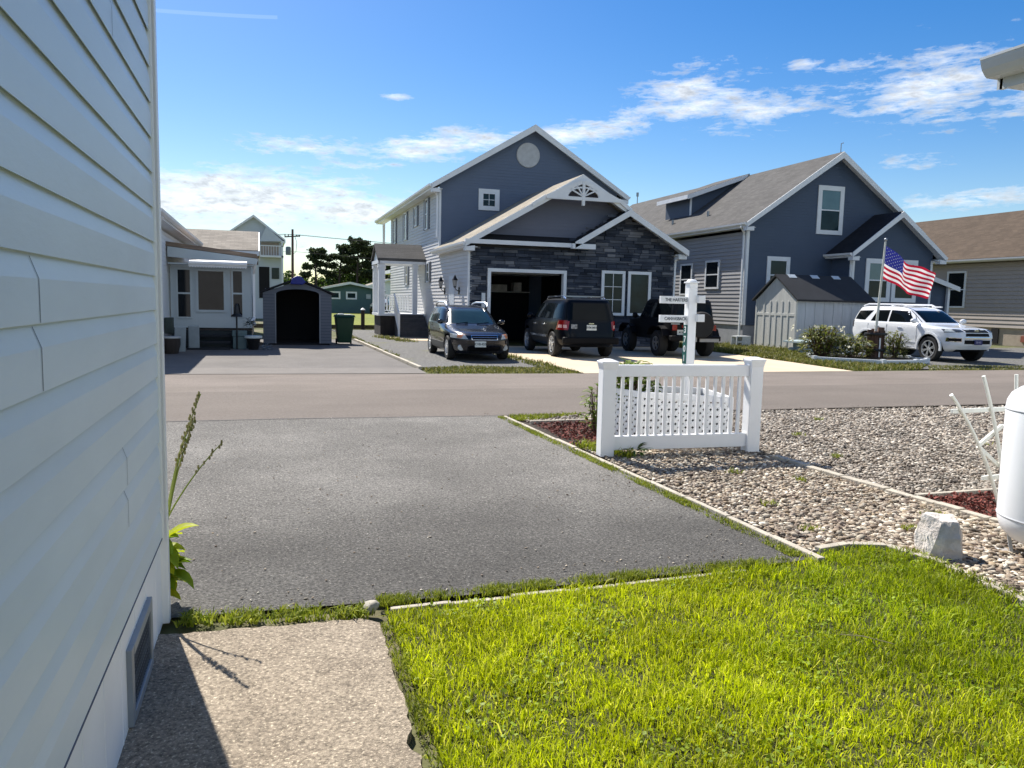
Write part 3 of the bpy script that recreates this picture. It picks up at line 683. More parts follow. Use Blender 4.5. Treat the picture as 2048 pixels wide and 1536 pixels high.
for i in range(9): zz = vz0+.04+(vz1-vz0-.08)*i/8; q.tube([(xs+.014, vy0+fr_, zz), (xs+.014, vy1-fr_, zz)], .0011, 4)
q.build('screen', mat('dark_screen', (.10, .125, .16), rough=.6), vent)
q = MB(); q.box(-7.5, xs-.0, 3.96, 4.03, 0, 3.6); q.box(-7.5, -7.4, -4, 3.96, 0, 3.6); q.box(-7.4, xs-.13, -4, -3.9, 0, 3.6); q.build('wall', VINYL, nh)
q = MB(); q.prism([(xs+.28, 3.62), (-4, 5.2), (-7.9, 3.62), (-7.9, 3.52), (-4, 5.08), (xs+.28, 3.52)], 'y', -4.3, 4.3); q.build('roof', ROOFGREY, nh)
q = MB(); q.box(xs, xs+.27, -4.2, 4.28, 3.49, 3.517); q.build('soffit', TRIM, nh)

# ------------------------------------------------------------------ next-door house whose eave enters at the upper right
rh = thing('next_door_house', 'white gutter and eave corner of a house at the upper right edge', 'house', (4.95, 3.3, 0))
GUT = mat('gutter_grey_white', (.56, .58, .58), rough=.45, var=.06, vs=3)
q = MB(); q.prism([(4.48, 3.175), (4.345, 3.195), (4.35, 3.17), (4.365, 3.13), (4.39, 3.10), (4.41, 3.085), (4.50, 3.085), (4.50, 3.175)], 'y', -6, 4.02); q.build('gutter', GUT, rh)
q = MB(); q.box(4.343, 4.36, -6, 4.022, 3.188, 3.203); q.box(4.50, 4.525, -6, 4.0, 3.02, 3.19); q.box(4.525, 5.2, -6, 3.99, 3.03, 3.048); q.prism([(4.50, 3.02), (4.50, 3.20), (8.6, 4.70), (8.6, 4.50)], 'y', 3.98, 4.02); q.build('fascia', GUT, rh)
q = MB(); q.prism([(4.42, 3.205), (8.6, 4.73), (12.8, 3.205), (12.8, 3.165), (8.6, 4.685), (4.48, 3.18)], 'y', -6.1, 4.05); q.build('roof', ROOFGREY, rh)
q = MB(); lap(q, [(0, .3), (9.2, .3), (9.2, 3.02), (0, 3.02)], (5.15, -6, 0), Y_, -X_, .155); lap(q, [(0, .3), (7, .3), (7, 3.02), (3.5, 4.3), (0, 3.02)], (5.15, 3.25, 0), X_, Y_, .155); q.build('wall', NEARSIDE, rh)
q = MB(); q.box(5.17, 12.1, -6, 3.2, -.02, .3); q.build('foundation', BLOCK, rh)

# ------------------------------------------------------------------ house one: grey, two storeys, stone fronted garage
H1X0, H1X1, GY, MY = 6.93, 14.93, 27.0, 32.3
h1 = thing('grey_house', 'two storey grey house with stone garage front and white trim', 'house', (10.9, 27, 0))
q = MB()
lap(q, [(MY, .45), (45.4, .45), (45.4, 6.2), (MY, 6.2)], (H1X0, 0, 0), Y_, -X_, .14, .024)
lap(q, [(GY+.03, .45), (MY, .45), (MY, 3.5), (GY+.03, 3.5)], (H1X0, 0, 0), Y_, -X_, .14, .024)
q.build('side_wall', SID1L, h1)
q = MB(); lap(q, [(H1X0, .4), (H1X1, .4), (H1X1, 6.49), (10.93, 8.93), (H1X0, 6.49)], (0, MY, 0), X_, -Y_, .125)
lap(q, [(GY, .4), (45.4, .4), (45.4, 6.2), (GY, 6.2)], (H1X1, 0, 0), Y_, X_, .25) if False else None
q.box(H1X1-.08, H1X1, GY+.3, 45.4, .0, 3.5); q.box(H1X1-.08, H1X1, MY, 45.4, 3.5, 6.2); q.prism([(H1X0+.08, 0), (H1X1, 0), (H1X1, 6.2), (10.93, 8.7), (H1X0+.08, 6.2)], 'y', 45.3, 45.4)
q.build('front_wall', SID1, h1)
q = MB(); q.box(H1X0+.03, H1X1-.1, MY+.1, 45.3, -.02, .44); q.box(H1X0+.02, H1X0+.2, GY+.2, MY+.1, -.02, .44); q.build('foundation', BLOCK, h1)
main_roof = gable_roof(h1, H1X0-.40, H1X1+.40, MY-.35, 48.7, 6.36, 9.05, ROOFGREY, xr=10.93, fascia=.22)
# garage roof: big gable with its right slope running on into the small stone gable
gar_roof = gable_roof(h1, H1X0-.30, H1X1+.35, 26.6, MY-.02, 3.68, 6.22, ROOFPALE, xr=10.95, fascia=.2)
q = MB(); q.prism([(10.72, 3.83), (12.80, 5.06), (12.80, 4.96), (10.72, 3.73)], 'y', 26.45, 27.6); q.prism([(12.80, 5.06), (15.28, 3.68), (15.28, 3.58), (12.80, 4.96)], 'y', 26.45, 26.62); gb = q.build('small_gable_roof', ROOFDK, h1)
q = MB(); q.prism([(10.66, 3.80), (12.80, 5.06), (12.80, 4.83), (10.66, 3.58)], 'y', 26.41, 26.448); q.prism([(12.80, 5.05), (15.28, 3.67), (15.28, 3.46), (12.80, 4.82)], 'y', 26.412, 26.448); q.box(10.55, 11.45, 26.41, 26.62, 3.56, 3.74); q.build('rake_board', TRIM, gb)
# siding in the big gable, set back over a skirt roof
q = MB(); lap(q, [(7.1, 3.85), (14.0, 3.85), (14.0, 4.28), (10.95, 6.1), (7.3, 3.96)], (0, 27.3, 0), X_, -Y_, .125); q.build('gable_wall', mat('mauve_grey_siding', (.135, .146, .195), rough=.6, var=.05, vs=.8), h1)
q = MB(); q.prism([(26.66, 3.74), (27.32, 4.02), (27.32, 3.94), (26.66, 3.66)], 'x', 7.32, 11.0); q.build('skirt_roof', ROOFDK, h1)
q = MB(); q.box(6.62, 11.2, 26.55, 26.66, 3.60, 3.75); q.build('gutter', TRIM, h1)
# gable ornament
q = MB(); yb0, yb1 = 26.48, 26.56
q.box(9.55, 12.4, yb0, yb1, 5.28, 5.40); q.box(10.90, 11.0, yb0-.01, yb1+.01, 5.10, 5.98)
for s_ in (-1, 1):
    q.prism([(10.95+s_*1.40, 5.40), (10.95+s_*.9, 5.40), (10.95+s_*.5, 5.66), (10.95+s_*.0, 6.0), (10.95+s_*.0, 6.16), (10.95+s_*1.6, 5.19), (10.95+s_*1.45, 5.28)], 'y', yb0+.01, yb1-.01) if False else None
    arc = [(10.95+s_*(.62*math.cos(t)), yb0+.04, 5.40+.34*math.sin(t)) for t in np.linspace(0, 1.57, 8)]
    for a_, b_ in zip(arc[:-1], arc[1:]): q.bar(a_, b_, .06, .055, (0, 1, 0))
    q.bar((10.95, yb0+.04, 5.42), (10.95+s_*.50, yb0+.04, 5.66), .05, .05, (0, 1, 0))
    q.bar((10.95, yb0+.04, 5.42), (10.95+s_*.26, yb0+.04, 5.78), .05, .05, (0, 1, 0))
    q.prism([(10.95+s_*1.45, 5.40), (10.95+s_*.62, 5.40), (10.95+s_*.62, 5.50), (10.95+s_*.36, 5.72), (10.95+s_*.05, 5.86), (10.95+s_*.05, 6.02)], 'y', yb0+.015, yb1-.015)
    q.prism([(10.95+s_*1.45, 5.27), (10.95+s_*1.9, 4.96), (10.95+s_*1.95, 5.10), (10.95+s_*1.45, 5.42)], 'y', yb0+.012, yb1-.012)
q.build('gable_ornament', TRIM, h1)
# dry-laid ledge stone, one block at a time, left open at the garage door
LEDGE = leafmat('dark_ledge_stone', [(.012, .018, .032), (.055, .066, .092), (.026, .034, .054), (.12, .13, .155), (.016, .025, .046), (.19, .195, .215)], trans=0, rough=.8)
q = MB(); gs = random.Random(4); z = .02
DX0, DX1, DZ = 7.56, 10.52, 2.66
while z < 4.95:
    hgt = gs.choice((.075, .09, .11, .13)); zt = z+hgt-.008
    def roofz(x): return 3.62 if x < 11.0 else (3.75+(x-10.72)*.59 if x < 12.8 else 4.92-(x-12.8)*.556)
    x = H1X0-.02-gs.random()*.2
    while x < H1X1+.03:
        w_ = gs.uniform(.22, .62); a, b = max(x, H1X0-.02), min(x+w_-.01, H1X1+.02); x += w_
        if b-a < .05 or max(roofz(a), roofz(b))-.0 < zt: continue
        if zt < DZ+.02:
            if a >= DX0-.05 and b <= DX1+.05: continue
            if a < DX0 < b: b = DX0-.03
            if a < DX1 < b: a = DX1+.03
            if b-a < .03: continue
        dp = gs.uniform(.03, .085)
        q.box(a, b, GY-dp, GY+.02, z, zt)
    z += hgt
q.build('stone_facing', LEDGE, h1, bevel=.008)
q = MB(); q.box(H1X0, DX0, GY+.01, GY+.2, 0, 3.6); q.box(DX1, H1X1, GY+.01, GY+.2, 0, 3.6); q.box(DX0, DX1, GY+.01, GY+.2, DZ, 3.6); q.prism([(10.8, 3.6), (12.8, 4.88), (14.93, 3.6)], 'y', GY+.01, GY+.2); q.build('garage_wall', mat('mortar_dark', (.05, .05, .055), rough=.9), h1)
q = MB(); q.box(DX0-.02, DX0+.10, GY-.12, GY+.1, 0, DZ); q.box(DX1-.10, DX1+.02, GY-.12, GY+.1, 0, DZ); q.box(DX0-.02, DX1+.02, GY-.125, GY+.1, DZ, DZ+.12); q.build('garage_door_frame', TRIM, h1)
q = MB(); q.box(DX0-.3, DX1+.3, MY-.3, MY-.2, 0, 3.4); q.box(DX0-.6, DX0-.55, GY+.2, MY-.2, 0, 3.4); q.box(DX1+.9, DX1+.95, GY+.2, MY-.2, 0, 3.4); q.box(DX0-.6, DX1+.95, GY+.2, MY-.2, 3.2, 3.3); q.build('garage_interior', DARKIN, h1)
q = MB(); q.box(DX0+.08, DX1-.08, GY+.35, GY+2.6, 2.62, 2.66); gd = q.build('garage_door', mat('raised_door_panel', (.25, .26, .27), rough=.6), h1)
q = MB(); q.box(9.0, 9.7, MY-.75, MY-.33, 2.05, 2.32); q.box(10.0, 10.35, MY-.7, MY-.33, 2.05, 2.42); q.box(8.7, 10.7, MY-.8, MY-.31, 2.0, 2.04); q.build('garage_shelf', mat('pale_cartons', (.62, .6, .57), rough=.8, var=.3, vs=3), h1)
for (a, b) in ((11.93, 12.89), (13.01, 13.97)): window(h1, (0, GY-.08, 0), X_, -Y_, a, b, 1.18, 2.84, fw_=.11, glass=GLASSG, style='plain', proud=.06, grid=(2, 3) if a < 12 else None)
# main front: round vent and small square window
q = MB(); q.lathe([(.0, MY-.06), (.50, MY-.06), (.52, MY-.04), (.52, MY-.01)], (10.74, 0, 7.82), 32, 'y'); rv = q.build('round_vent', mat('grey_vent', (.48, .49, .50), rough=.6), h1, smooth=True)
window(h1, (0, MY, 0), X_, -Y_, 8.59, 9.50, 5.42, 6.30, fw_=.2, glass=GLASSG, style='plain', grid=(2, 2))
# side windows with shutters
SHUT = mat('dark_shutter', (.075, .085, .105), rough=.6, var=.1)
for (a, b, z0, z1) in ((34.35, 35.25, 4.72, 6.08), (36.98, 37.9, 5.08, 6.0), (39.8, 40.9, 4.62, 6.02), (43.3, 44.3, 4.65, 6.0), (33.95, 34.85, 2.38, 3.28), (39.4, 40.3, 2.36, 3.36)):
    w_ = window(h1, (H1X0, 0, 0), Y_, -X_, a+.2, b-.1, z0, z1, fw_=.07, po=.028)
    for (s0, s1) in ((a-.12, a+.19), (b-.09, b+.22)):
        q = MB(); q.box(H1X0-.045, H1X0-.014, s0, s1, z0, z1); q.build('shutter', SHUT, h1)
q = MB(); q.box(H1X0-.02, H1X0+.06, MY-.055, MY+.07, 3.7, 6.2); q.build('corner_board', TRIM, h1)
q = MB(); q.box(H1X0-.022, H1X0+.05, GY-.03, GY+.05, .4, 3.5); q.build('corner_board', TRIM, h1)
downspout(h1, [(6.50, 32.1, 6.22), (6.80, 32.25, 5.95), (6.84, 32.33, 5.9), (6.84, 32.33, 4.2)])
downspout(h1, [(6.60, 26.7, 3.52), (6.85, 26.9, 3.38), (6.88, 27.02, 3.34), (6.88, 27.02, .2)])
downspout(h1, [(14.95, 32.3, 6.3), (14.98, 32.4, 5.7)]); downspout(h1, [(15.30, 26.75, 3.55), (15.0, 26.95, 3.3), (14.98, 27.0, .3)])
q = MB(); q.box(H1X0-.03, H1X0-.012, 29.35, 30.25, .45, 2.55); sdr = q.build('side_door', mat('pale_blue_door', (.55, .60, .66), rough=.45), h1)
# lanterns either side of the side door
for yl in (28.55, 31.0):
    q = MB(); q.box(6.88, 6.918, yl-.06, yl+.06, 1.85, 2.1); q.tube([(6.9, yl, 1.95), (6.78, yl, 2.02), (6.74, yl, 2.1)], .015, 6); q.lathe([(.02, 2.08), (.07, 2.12), (.03, 2.14)], (6.74, yl, 0), 8); q.tube([(6.74, yl, 2.08), (6.74, yl, 2.5)], .012, 6); q.lathe([(.12, 2.36), (.06, 2.46), (.015, 2.55), (.0, 2.58)], (6.74, yl, 0), 8); wl = q.build('lantern', BLACK, h1)
    q = MB(); q.lathe([(.065, 2.14), (.10, 2.36)], (6.74, yl, 0), 8); q.build('lantern_glass', mat('lantern_glass', (.35, .34, .32), rough=.1), wl)
# porch at the far side door
q = MB(); q.prism([(34.95, 3.42), (36.1, 4.12), (37.25, 3.42), (37.25, 3.30), (36.1, 4.0), (34.95, 3.30)], 'x', 4.75, 6.9); pr_ = q.build('porch_roof', ROOFGREY, h1)
q = MB(); q.prism([(35.05, 3.34), (36.1, 3.98), (37.15, 3.34)], 'x', 4.86, 4.95); q.box(4.8, 6.9, 34.97, 35.07, 3.18, 3.33); q.box(4.8, 6.9, 37.1, 37.2, 3.18, 3.33); q.box(4.78, 4.84, 34.97, 37.2, 3.18, 3.33); q.box(4.85, 6.9, 35.07, 37.1, 3.2, 3.22); q.build('porch_fascia', TRIM, pr_)
for (px, py, w_) in ((4.95, 35.2, .26), (4.95, 37.0, .26), (5.25, 36.9, .2), (6.45, 35.15, .2)):
    q = MB(); q.box(px-w_/2, px+w_/2, py-w_/2, py+w_/2, .97, 3.18); q.box(px-w_/2-.03, px+w_/2+.03, py-w_/2-.03, py+w_/2+.03, 3.0, 3.15); q.build('porch_post', TRIM, h1)
q = MB(); q.box(4.8, 6.92, 35.0, 37.2, .87, .97); dk = q.build('porch_deck', TRIM, h1)
q = MB()
for i in range(5):
    zt = .97-.19*(i+1); q.box(5.55, 6.85, 34.98-.28*(i+1), 35.0-.28*i, zt-.035, zt); q.box(5.57, 6.83, 34.97-.28*i, 34.99-.28*i, zt, zt+.155)
q.prism([(35.0, .0), (35.0, .86), (33.6, .0)], 'x', 5.53, 5.57); q.prism([(35.0, .0), (35.0, .86), (33.6, .0)], 'x', 6.83, 6.87); q.build('porch_steps', mat('dark_grey_steps', (.085, .08, .08), rough=.8, var=.2), h1)
q = MB(); q.box(4.9, 6.8, 35.1, 37.1, .0, .86); q.build('porch_base', WOODDK, h1)
q = MB(); q.bar((5.5, 35.0, 1.85), (5.5, 33.7, .98), .07, .07); q.box(5.46, 5.54, 33.62, 33.70, .0, 1.02); q.bar((5.5, 35.0, 1.15), (5.5, 33.7, .25), .05, .05)
for i in range(6): yy = 33.85+i*.2; q.box(5.485, 5.515, yy, yy+.03, .25+(yy-33.7)*.69, 1.0+(yy-33.7)*.67)
q.build('stair_rail', WHITE, h1)
q = MB(); q.box(5.3, 6.5, 36.95, 37.0, 1.05, 1.10); q.box(5.3, 6.5, 36.95, 37.0, 1.75, 1.82)
for i in range(10): xx = 5.32+i*.125; q.box(xx, xx+.05, 36.955, 36.995, 1.1, 1.75)
q.build('porch_rail', WHITE, h1)
# upper rear balcony post at the far corner
q = MB(); q.box(6.86, 7.0, 48.2, 48.34, 3.2, 6.2); q.box(6.9, 14.9, 45.4, 48.4, 3.1, 3.3); q.box(6.9, 7.0, 48.2, 48.34, 0, 3.1); q.build('balcony', TRIM, h1)

# ------------------------------------------------------------------ house two: slate blue with dormer
h2 = thing('slate_blue_house', 'slate blue house with white trimmed gables and grey roof beside the plastic shed', 'house', (23.5, 28.6, 0))
AX0, AX1, AY = 19.25, 27.75, 28.6
q = MB(); lap(q, [(AY, .84), (48, .84), (48, 4.75), (AY, 4.75)], (AX0, 0, 0), Y_, -X_, .165, .026); q.box(AX1-.08, AX1, AY, 48, 0, 4.7); q.prism([(AX0+.08, 0), (AX1, 0), (AX1, 4.8), (23.5, 7.8), (AX0+.08, 4.8)], 'y', 47.9, 48); q.build('side_wall', SID2_SUN, h2)
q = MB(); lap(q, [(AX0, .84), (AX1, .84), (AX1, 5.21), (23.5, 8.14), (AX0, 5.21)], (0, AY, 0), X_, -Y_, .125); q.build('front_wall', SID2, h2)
q = MB(); q.box(AX0+.02, AX1-.1, AY+.02, 47.8, -.02, .83); q.build('foundation', BLOCK, h2)
r2 = gable_roof(h2, AX0-.32, AX1+.32, AY-.40, 48.3, 5.10, 8.26, ROOFGREY, xr=23.5, fascia=.22)
q = MB(); q.box(AX0-.03, AX0+.09, AY-.03, AY+.09, .84, 4.85); q.build('corner_board', TRIM, h2)
downspout(h2, [(18.85, 28.5, 4.92), (19.12, 28.65, 4.7), (19.16, 28.72, 4.6), (19.16, 28.72, .3)])
window(h2, (0, AY, 0), X_, -Y_, 22.63, 23.97, 4.80, 6.86, fw_=.2, glass=GLASSG, upper=BLIND)
window(h2, (0, AY, 0), X_, -Y_, 20.26, 21.40, 2.2, 3.76, fw_=.18, glass=GLASSG, style='hung')
window(h2, (AX0, 0, 0), Y_, -X_, 32.85, 33.95, 2.1, 3.6, fw_=.09, po=.030); window(h2, (AX0, 0, 0), Y_, -X_, 30.55, 31.7, 2.38, 3.66, fw_=.09, po=.030)
# shed dormer on the left slope
q = MB(); SL = (8.26-5.10)/(23.5-18.93)
def rz(x): return 5.10+(x-18.93)*SL
q.prism([(20.4, rz(20.4)-.05), (20.4, 7.02), (23.3, 8.12), (23.3, rz(23.3)-.1)], 'y', 35.3, 37.9); dm = q.build('dormer', SID2, h2)
q = MB(); q.prism([(20.05, 6.98), (23.5, 8.22), (23.5, 8.34), (20.05, 7.10)], 'y', 35.0, 38.2); q.build('dormer_roof', ROOFGREY, dm)
q = MB(); q.prism([(20.04, 6.86), (23.4, 8.10), (23.4, 8.29), (20.04, 7.08)], 'y', 34.965, 34.998); q.box(20.01, 20.045, 35.0, 38.2, 6.88, 7.08); q.box(20.36, 20.43, 35.28, 35.36, rz(20.4), 7.0); q.build('dormer_trim', TRIM, dm)
q = MB()
for (yy, xx) in ((33.0, 20.0), (36.0, 19.8)): q.tube([(xx, yy, rz(xx)-.05), (xx, yy, rz(xx)+.22)], .06, 8)
q.tube([(23.5, 47.6, 8.2), (23.5, 47.6, 8.75)], .035, 6); q.tube([(23.5, 47.6, 8.7), (23.5, 47.6, 8.95)], .09, 6); q.tube([(23.5, 28.4, 8.2), (23.5, 28.4, 8.62), (23.62, 28.4, 8.66)], .02, 6); q.build('vent_pipe', GREYMET, h2)
# projecting gable on the right
BX0, BX1, BY = 23.55, 27.75, 27.3
q = MB(); lap(q, [(BX0, .84), (BX1, .84), (BX1, 4.11), (25.65, 5.64), (BX0, 4.11)], (0, BY, 0), X_, -Y_, .125); lap(q, [(BY, .84), (AY, .84), (AY, 3.78), (BY, 3.78)], (BX0, 0, 0), Y_, -X_, .125); q.box(BX1-.08, BX1, BY, AY, .84, 3.78); q.build('gable_wall', SID2, h2)
q = MB(); q.box(BX0+.02, BX1-.02, BY+.02, AY, -.02, .83); q.build('gable_foundation', BLOCK, h2)
gable_roof(h2, BX0-.36, BX1+.36, BY-.38, AY+.02, 3.96, 5.76, ROOFDK, xr=25.65, fascia=.2)
q = MB(); q.box(BX0-.02, BX0+.09, BY-.03, BY+.09, .84, 3.78); q.build('corner_board', TRIM, h2)
q = MB(); q.box(BX1-.09, BX1+.02, BY-.03, BY+.09, .84, 3.78); q.build('corner_board', TRIM, h2)
downspout(h2, [(23.22, 27.1, 3.8), (23.46, 27.3, 3.62), (23.5, 27.34, 3.5), (23.5, 27.34, 1.0)])
window(h2, (0, BY, 0), X_, -Y_, 24.22, 25.55, 1.95, 3.76, fw_=.2, glass=GLASSG, upper=BLIND); window(h2, (0, BY, 0), X_, -Y_, 25.62, 26.95, 1.95, 3.76, fw_=.2, glass=GLASSG, upper=GLASSG)
# lean-to on the far right
q = MB(); q.prism([(27.8, 3.35), (30.0, 2.72), (30.0, 2.62), (27.8, 3.25)], 'y', 27.9, 30.5); lr = q.build('lean_to_roof', ROOFDK, h2)
q = MB(); q.prism([(27.78, 3.35), (30.05, 2.70), (30.05, 2.50), (27.78, 3.13)], 'y', 27.86, 27.898); q.box(29.5, 29.62, 28.0, 28.12, .3, 2.75); q.build('lean_to_trim', TRIM, lr)
q = MB(); q.prism([(27.76, .3), (29.6, .3), (29.6, 2.7), (27.76, 3.22)], 'y', 28.2, 28.3); q.build('lean_to_wall', SID2, h2)

# ------------------------------------------------------------------ house three: brown roof, taupe siding
h3 = thing('taupe_house', 'single storey taupe house with a brown shingle roof at the right edge', 'house', (34.8, 30, 0))
q = MB(); lap(q, [(22.5, .86), (44, .86), (44, 4.1), (22.5, 4.1)], (34.84, 0, 0), Y_, -X_, .20, .03); q.build('side_wall', SID3, h3)
q = MB(); q.box(34.95, 45.5, 22.6, 22.7, 0, 4.1); q.box(34.95, 45.5, 43.8, 43.9, 0, 4.1); q.build('end_wall', SID3, h3)
q = MB(); q.box(34.88, 35.1, 22.5, 44, -.02, .85); q.build('foundation', BLOCKT, h3)
gable_roof(h3, 34.84-.5, 46.0, 22.1, 44.4, 4.3, 7.28, ROOFBROWN, fascia=.16, gutters=(1, 0))
window(h3, (34.84, 0, 0), Y_, -X_, 31.95, 33.15, 1.80, 3.72, fw_=.1, po=.036)
q = MB(); q.box(34.82, 34.88, 29.85, 30.25, .05, .8); q.build('crawl_opening', DARKIN, h3)
q = MB(); q.box(34.80, 34.88, 27.9, 28.6, .2, .5); q.build('brick_vent', mat('red_brick_vent', (.28, .09, .06), rough=.9), h3)

# ------------------------------------------------------------------ white house across the road on the left, with its sunroom
ha = thing('white_house', 'white sided house with a glazed sunroom across the road on the left', 'house', (-2.75, 25.5, 0))
q = MB(); lap(q, [(20.8, .55), (33, .55), (33, 3.4), (20.8, 3.4)], (-2.75, 0, 0), Y_, X_, .125); lap(q, [(-9.05, .55), (-2.75, .55), (-2.75, 3.66), (-5.91, 4.86), (-9.05, 3.66)], (0, 20.8, 0), X_, -Y_, .125); q.box(-9, -2.85, 32.9, 33, 0, 3.4); q.build('side_wall', SIDA, ha)
q = MB(); q.box(-8.9, -2.80, 20.95, 32.8, -.02, .54); q.build('foundation', BLOCK, ha)
gable_roof(ha, -9.4, -2.42, 20.4, 33.4, 3.66, 5.0, ROOFPALE, fascia=.2, gutters=(0, 1))
downspout(ha, [(-2.38, 21.2, 3.5), (-2.62, 21.3, 3.25), (-2.68, 21.35, 3.15), (-2.68, 21.35, .3)])
SY = 25.5
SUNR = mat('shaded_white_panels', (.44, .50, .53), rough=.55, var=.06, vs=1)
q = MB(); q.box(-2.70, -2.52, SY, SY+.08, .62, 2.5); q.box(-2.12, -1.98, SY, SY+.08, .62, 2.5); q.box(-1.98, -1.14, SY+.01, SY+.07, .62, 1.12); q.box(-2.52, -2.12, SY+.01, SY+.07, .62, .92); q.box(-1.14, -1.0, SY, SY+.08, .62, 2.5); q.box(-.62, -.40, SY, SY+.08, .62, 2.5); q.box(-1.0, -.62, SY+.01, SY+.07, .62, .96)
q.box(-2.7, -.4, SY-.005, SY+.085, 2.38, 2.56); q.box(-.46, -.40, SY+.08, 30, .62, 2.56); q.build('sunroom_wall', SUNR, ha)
for (a, b, z0, z1, st) in ((-2.54, -2.10, .90, 2.40, 'hung'), (-1.0+.02, -.62+.0, .95, 2.40, 'hung')): window(ha, (0, SY+.0, 0), X_, -Y_, a, b, z0, z1, fw_=.05, frame=SUNR, style=st, proud=.03)
wd = window(ha, (0, SY+.0, 0), X_, -Y_, -1.99, -1.13, 1.1, 2.40, fw_=.07, frame=SUNR, style='plain', proud=.035, glass=mat('sunroom_door_glass', (.016, .016, .016), rough=.05, var=.5, vs=1.2, spec=.15), name='door_window')
q = MB(); q.prism([(-2.75, 3.14), (-.22, 2.86), (-.22, 2.74), (-2.75, 3.02)], 'y', SY-.55, 30.2); sr = q.build('sunroom_roof', ROOFTANX, ha)
q = MB(); q.prism([(-2.7, 3.0), (-.22, 2.73), (-.22, 2.55), (-2.7, 2.70)], 'y', SY-.56, SY-.5); q.box(-2.7, -.3, SY-.5, SY+.0, 2.50, 2.535); q.build('sunroom_fascia', SUNR, sr)
q = MB(); q.box(-2.7, -.4, SY-.03, SY+.06, .0, .55); q.build('sunroom_base', mat('dark_skirt_boards', (.025, .035, .042), rough=.8, var=.2, stretch=(1, 1, 6)), ha)
q = MB(); q.box(-2.72, -.38, SY-.08, SY+.06, .56, .62); q.build('sunroom_sill', WOODDK, ha)
q = MB()
for i in range(3): q.box(-2.2, -1.0, SY-.32*(i+1), SY-.32*i-.09, .42-.18*i-.06, .42-.18*i)
q.build('sunroom_steps', mat('dark_step_boards', (.015, .018, .025), rough=.8), ha)
aw = thing('awning', 'rolled up white awning fixed above the sunroom windows', 'awning', (-1.3, SY-.6, 2.5))
q = MB(); q.prism([(SY-.86, 2.50), (SY-.86, 2.60), (SY-.94, 2.62), (SY-1.02, 2.58), (SY-1.04, 2.52), (SY-1.0, 2.47), (SY-.92, 2.46)], 'x', -2.1, -.50); q.build('cassette', WHITE, aw)
q = MB()
for i in range(22):
    x = -2.1+i*1.6/22; q.prism([(x, 2.44), (x+.036, 2.40), (x+.0727, 2.44), (x+.0727, 2.47), (x, 2.47)], 'y', SY-.96, SY-.95)
q.build('valance', SIDA, aw)
downspout(ha, [(-.24, SY-.5, 2.7), (-.30, SY-.3, 2.45), (-.32, SY-.1, 2.3), (-.32, SY-.1, .95), (-.38, SY-.3, .8), (-.3, SY-.45, .75)])

# ------------------------------------------------------------------ tan roofed wing behind it
hw_ = thing('tan_roofed_house', 'low white house with a tan shingle roof behind the sunroom', 'house', (-3, 34, 0))
q = MB(); q.prism([(33.8, 3.46), (36.2, 4.40), (38.6, 3.46), (38.6, 3.36), (36.2, 4.3), (33.8, 3.36)], 'x', -8, -.24); q.build('roof', ROOFTAN, hw_)
q = MB(); q.box(-8, -.22, 33.76, 33.80, 3.24, 3.42); q.prism([(33.8, 3.26), (33.8, 3.44), (36.2, 4.38), (38.6, 3.44), (38.6, 3.26), (36.2, 4.18)], 'x', -.24, -.20); q.build('fascia', TRIM, hw_)
q = MB(); q.box(-8, -.5, 34.2, 38.2, 0, 3.3); q.build('wall', mat('tan_wall', (.40, .33, .28), rough=.8), hw_)

# ------------------------------------------------------------------ tall white gabled house further back
SHADEW = mat('blue_white_siding', (.50, .55, .60), rough=.6, var=.05, vs=.5)
ht = thing('white_gabled_house', 'tall white house with a pointed gable and balcony behind the shed', 'house', (-.7, 60, 0))
q = MB(); q.prism([(-2.8, 0), (1.26, 0), (1.26, 5.78), (-.73, 7.3), (-2.8, 5.78)], 'y', 60.05, 60.1); q.box(1.18, 1.26, 60.1, 72, 0, 5.6); q.box(-2.8, -2.7, 60.1, 72, 0, 5.6); q.build('wall', SHADEW, ht)
gable_roof(ht, -3.02, 1.46, 59.75, 72, 5.74, 7.42, ROOFPALE, fascia=.12, gutters=(0, 0), xr=-.73)
q = MB(); q.prism([(-.35, 5.55), (.14, 6.62), (1.3, 5.6)], 'y', 59.60, 59.9); q.build('small_gable', SHADEW, ht)
q = MB(); q.box(-.25, 1.0, 60.0, 60.045, 4.62, 5.5); q.build('balcony_recess', mat('beige_recess', (.34, .28, .24), rough=.8), ht)
q = MB(); q.box(-.3, 1.3, 59.2, 60.0, 4.42, 4.55); q.box(-.3, 1.3, 59.2, 59.25, 5.2, 5.26); q.box(1.16, 1.28, 59.2, 59.32, 0, 5.6)
for i in range(9): q.box(-.28+i*.18, -.25+i*.18, 59.21, 59.24, 4.55, 5.2)
q.build('balcony', SIDA, ht)
q = MB(); q.box(-.40, .32, 60.0, 60.045, 1.5, 3.75); q.build('door', DARKIN, ht)
q = MB(); q.box(.48, 1.0, 60.0, 60.04, 2.9, 3.7); q.build('window', GLASSG, ht)

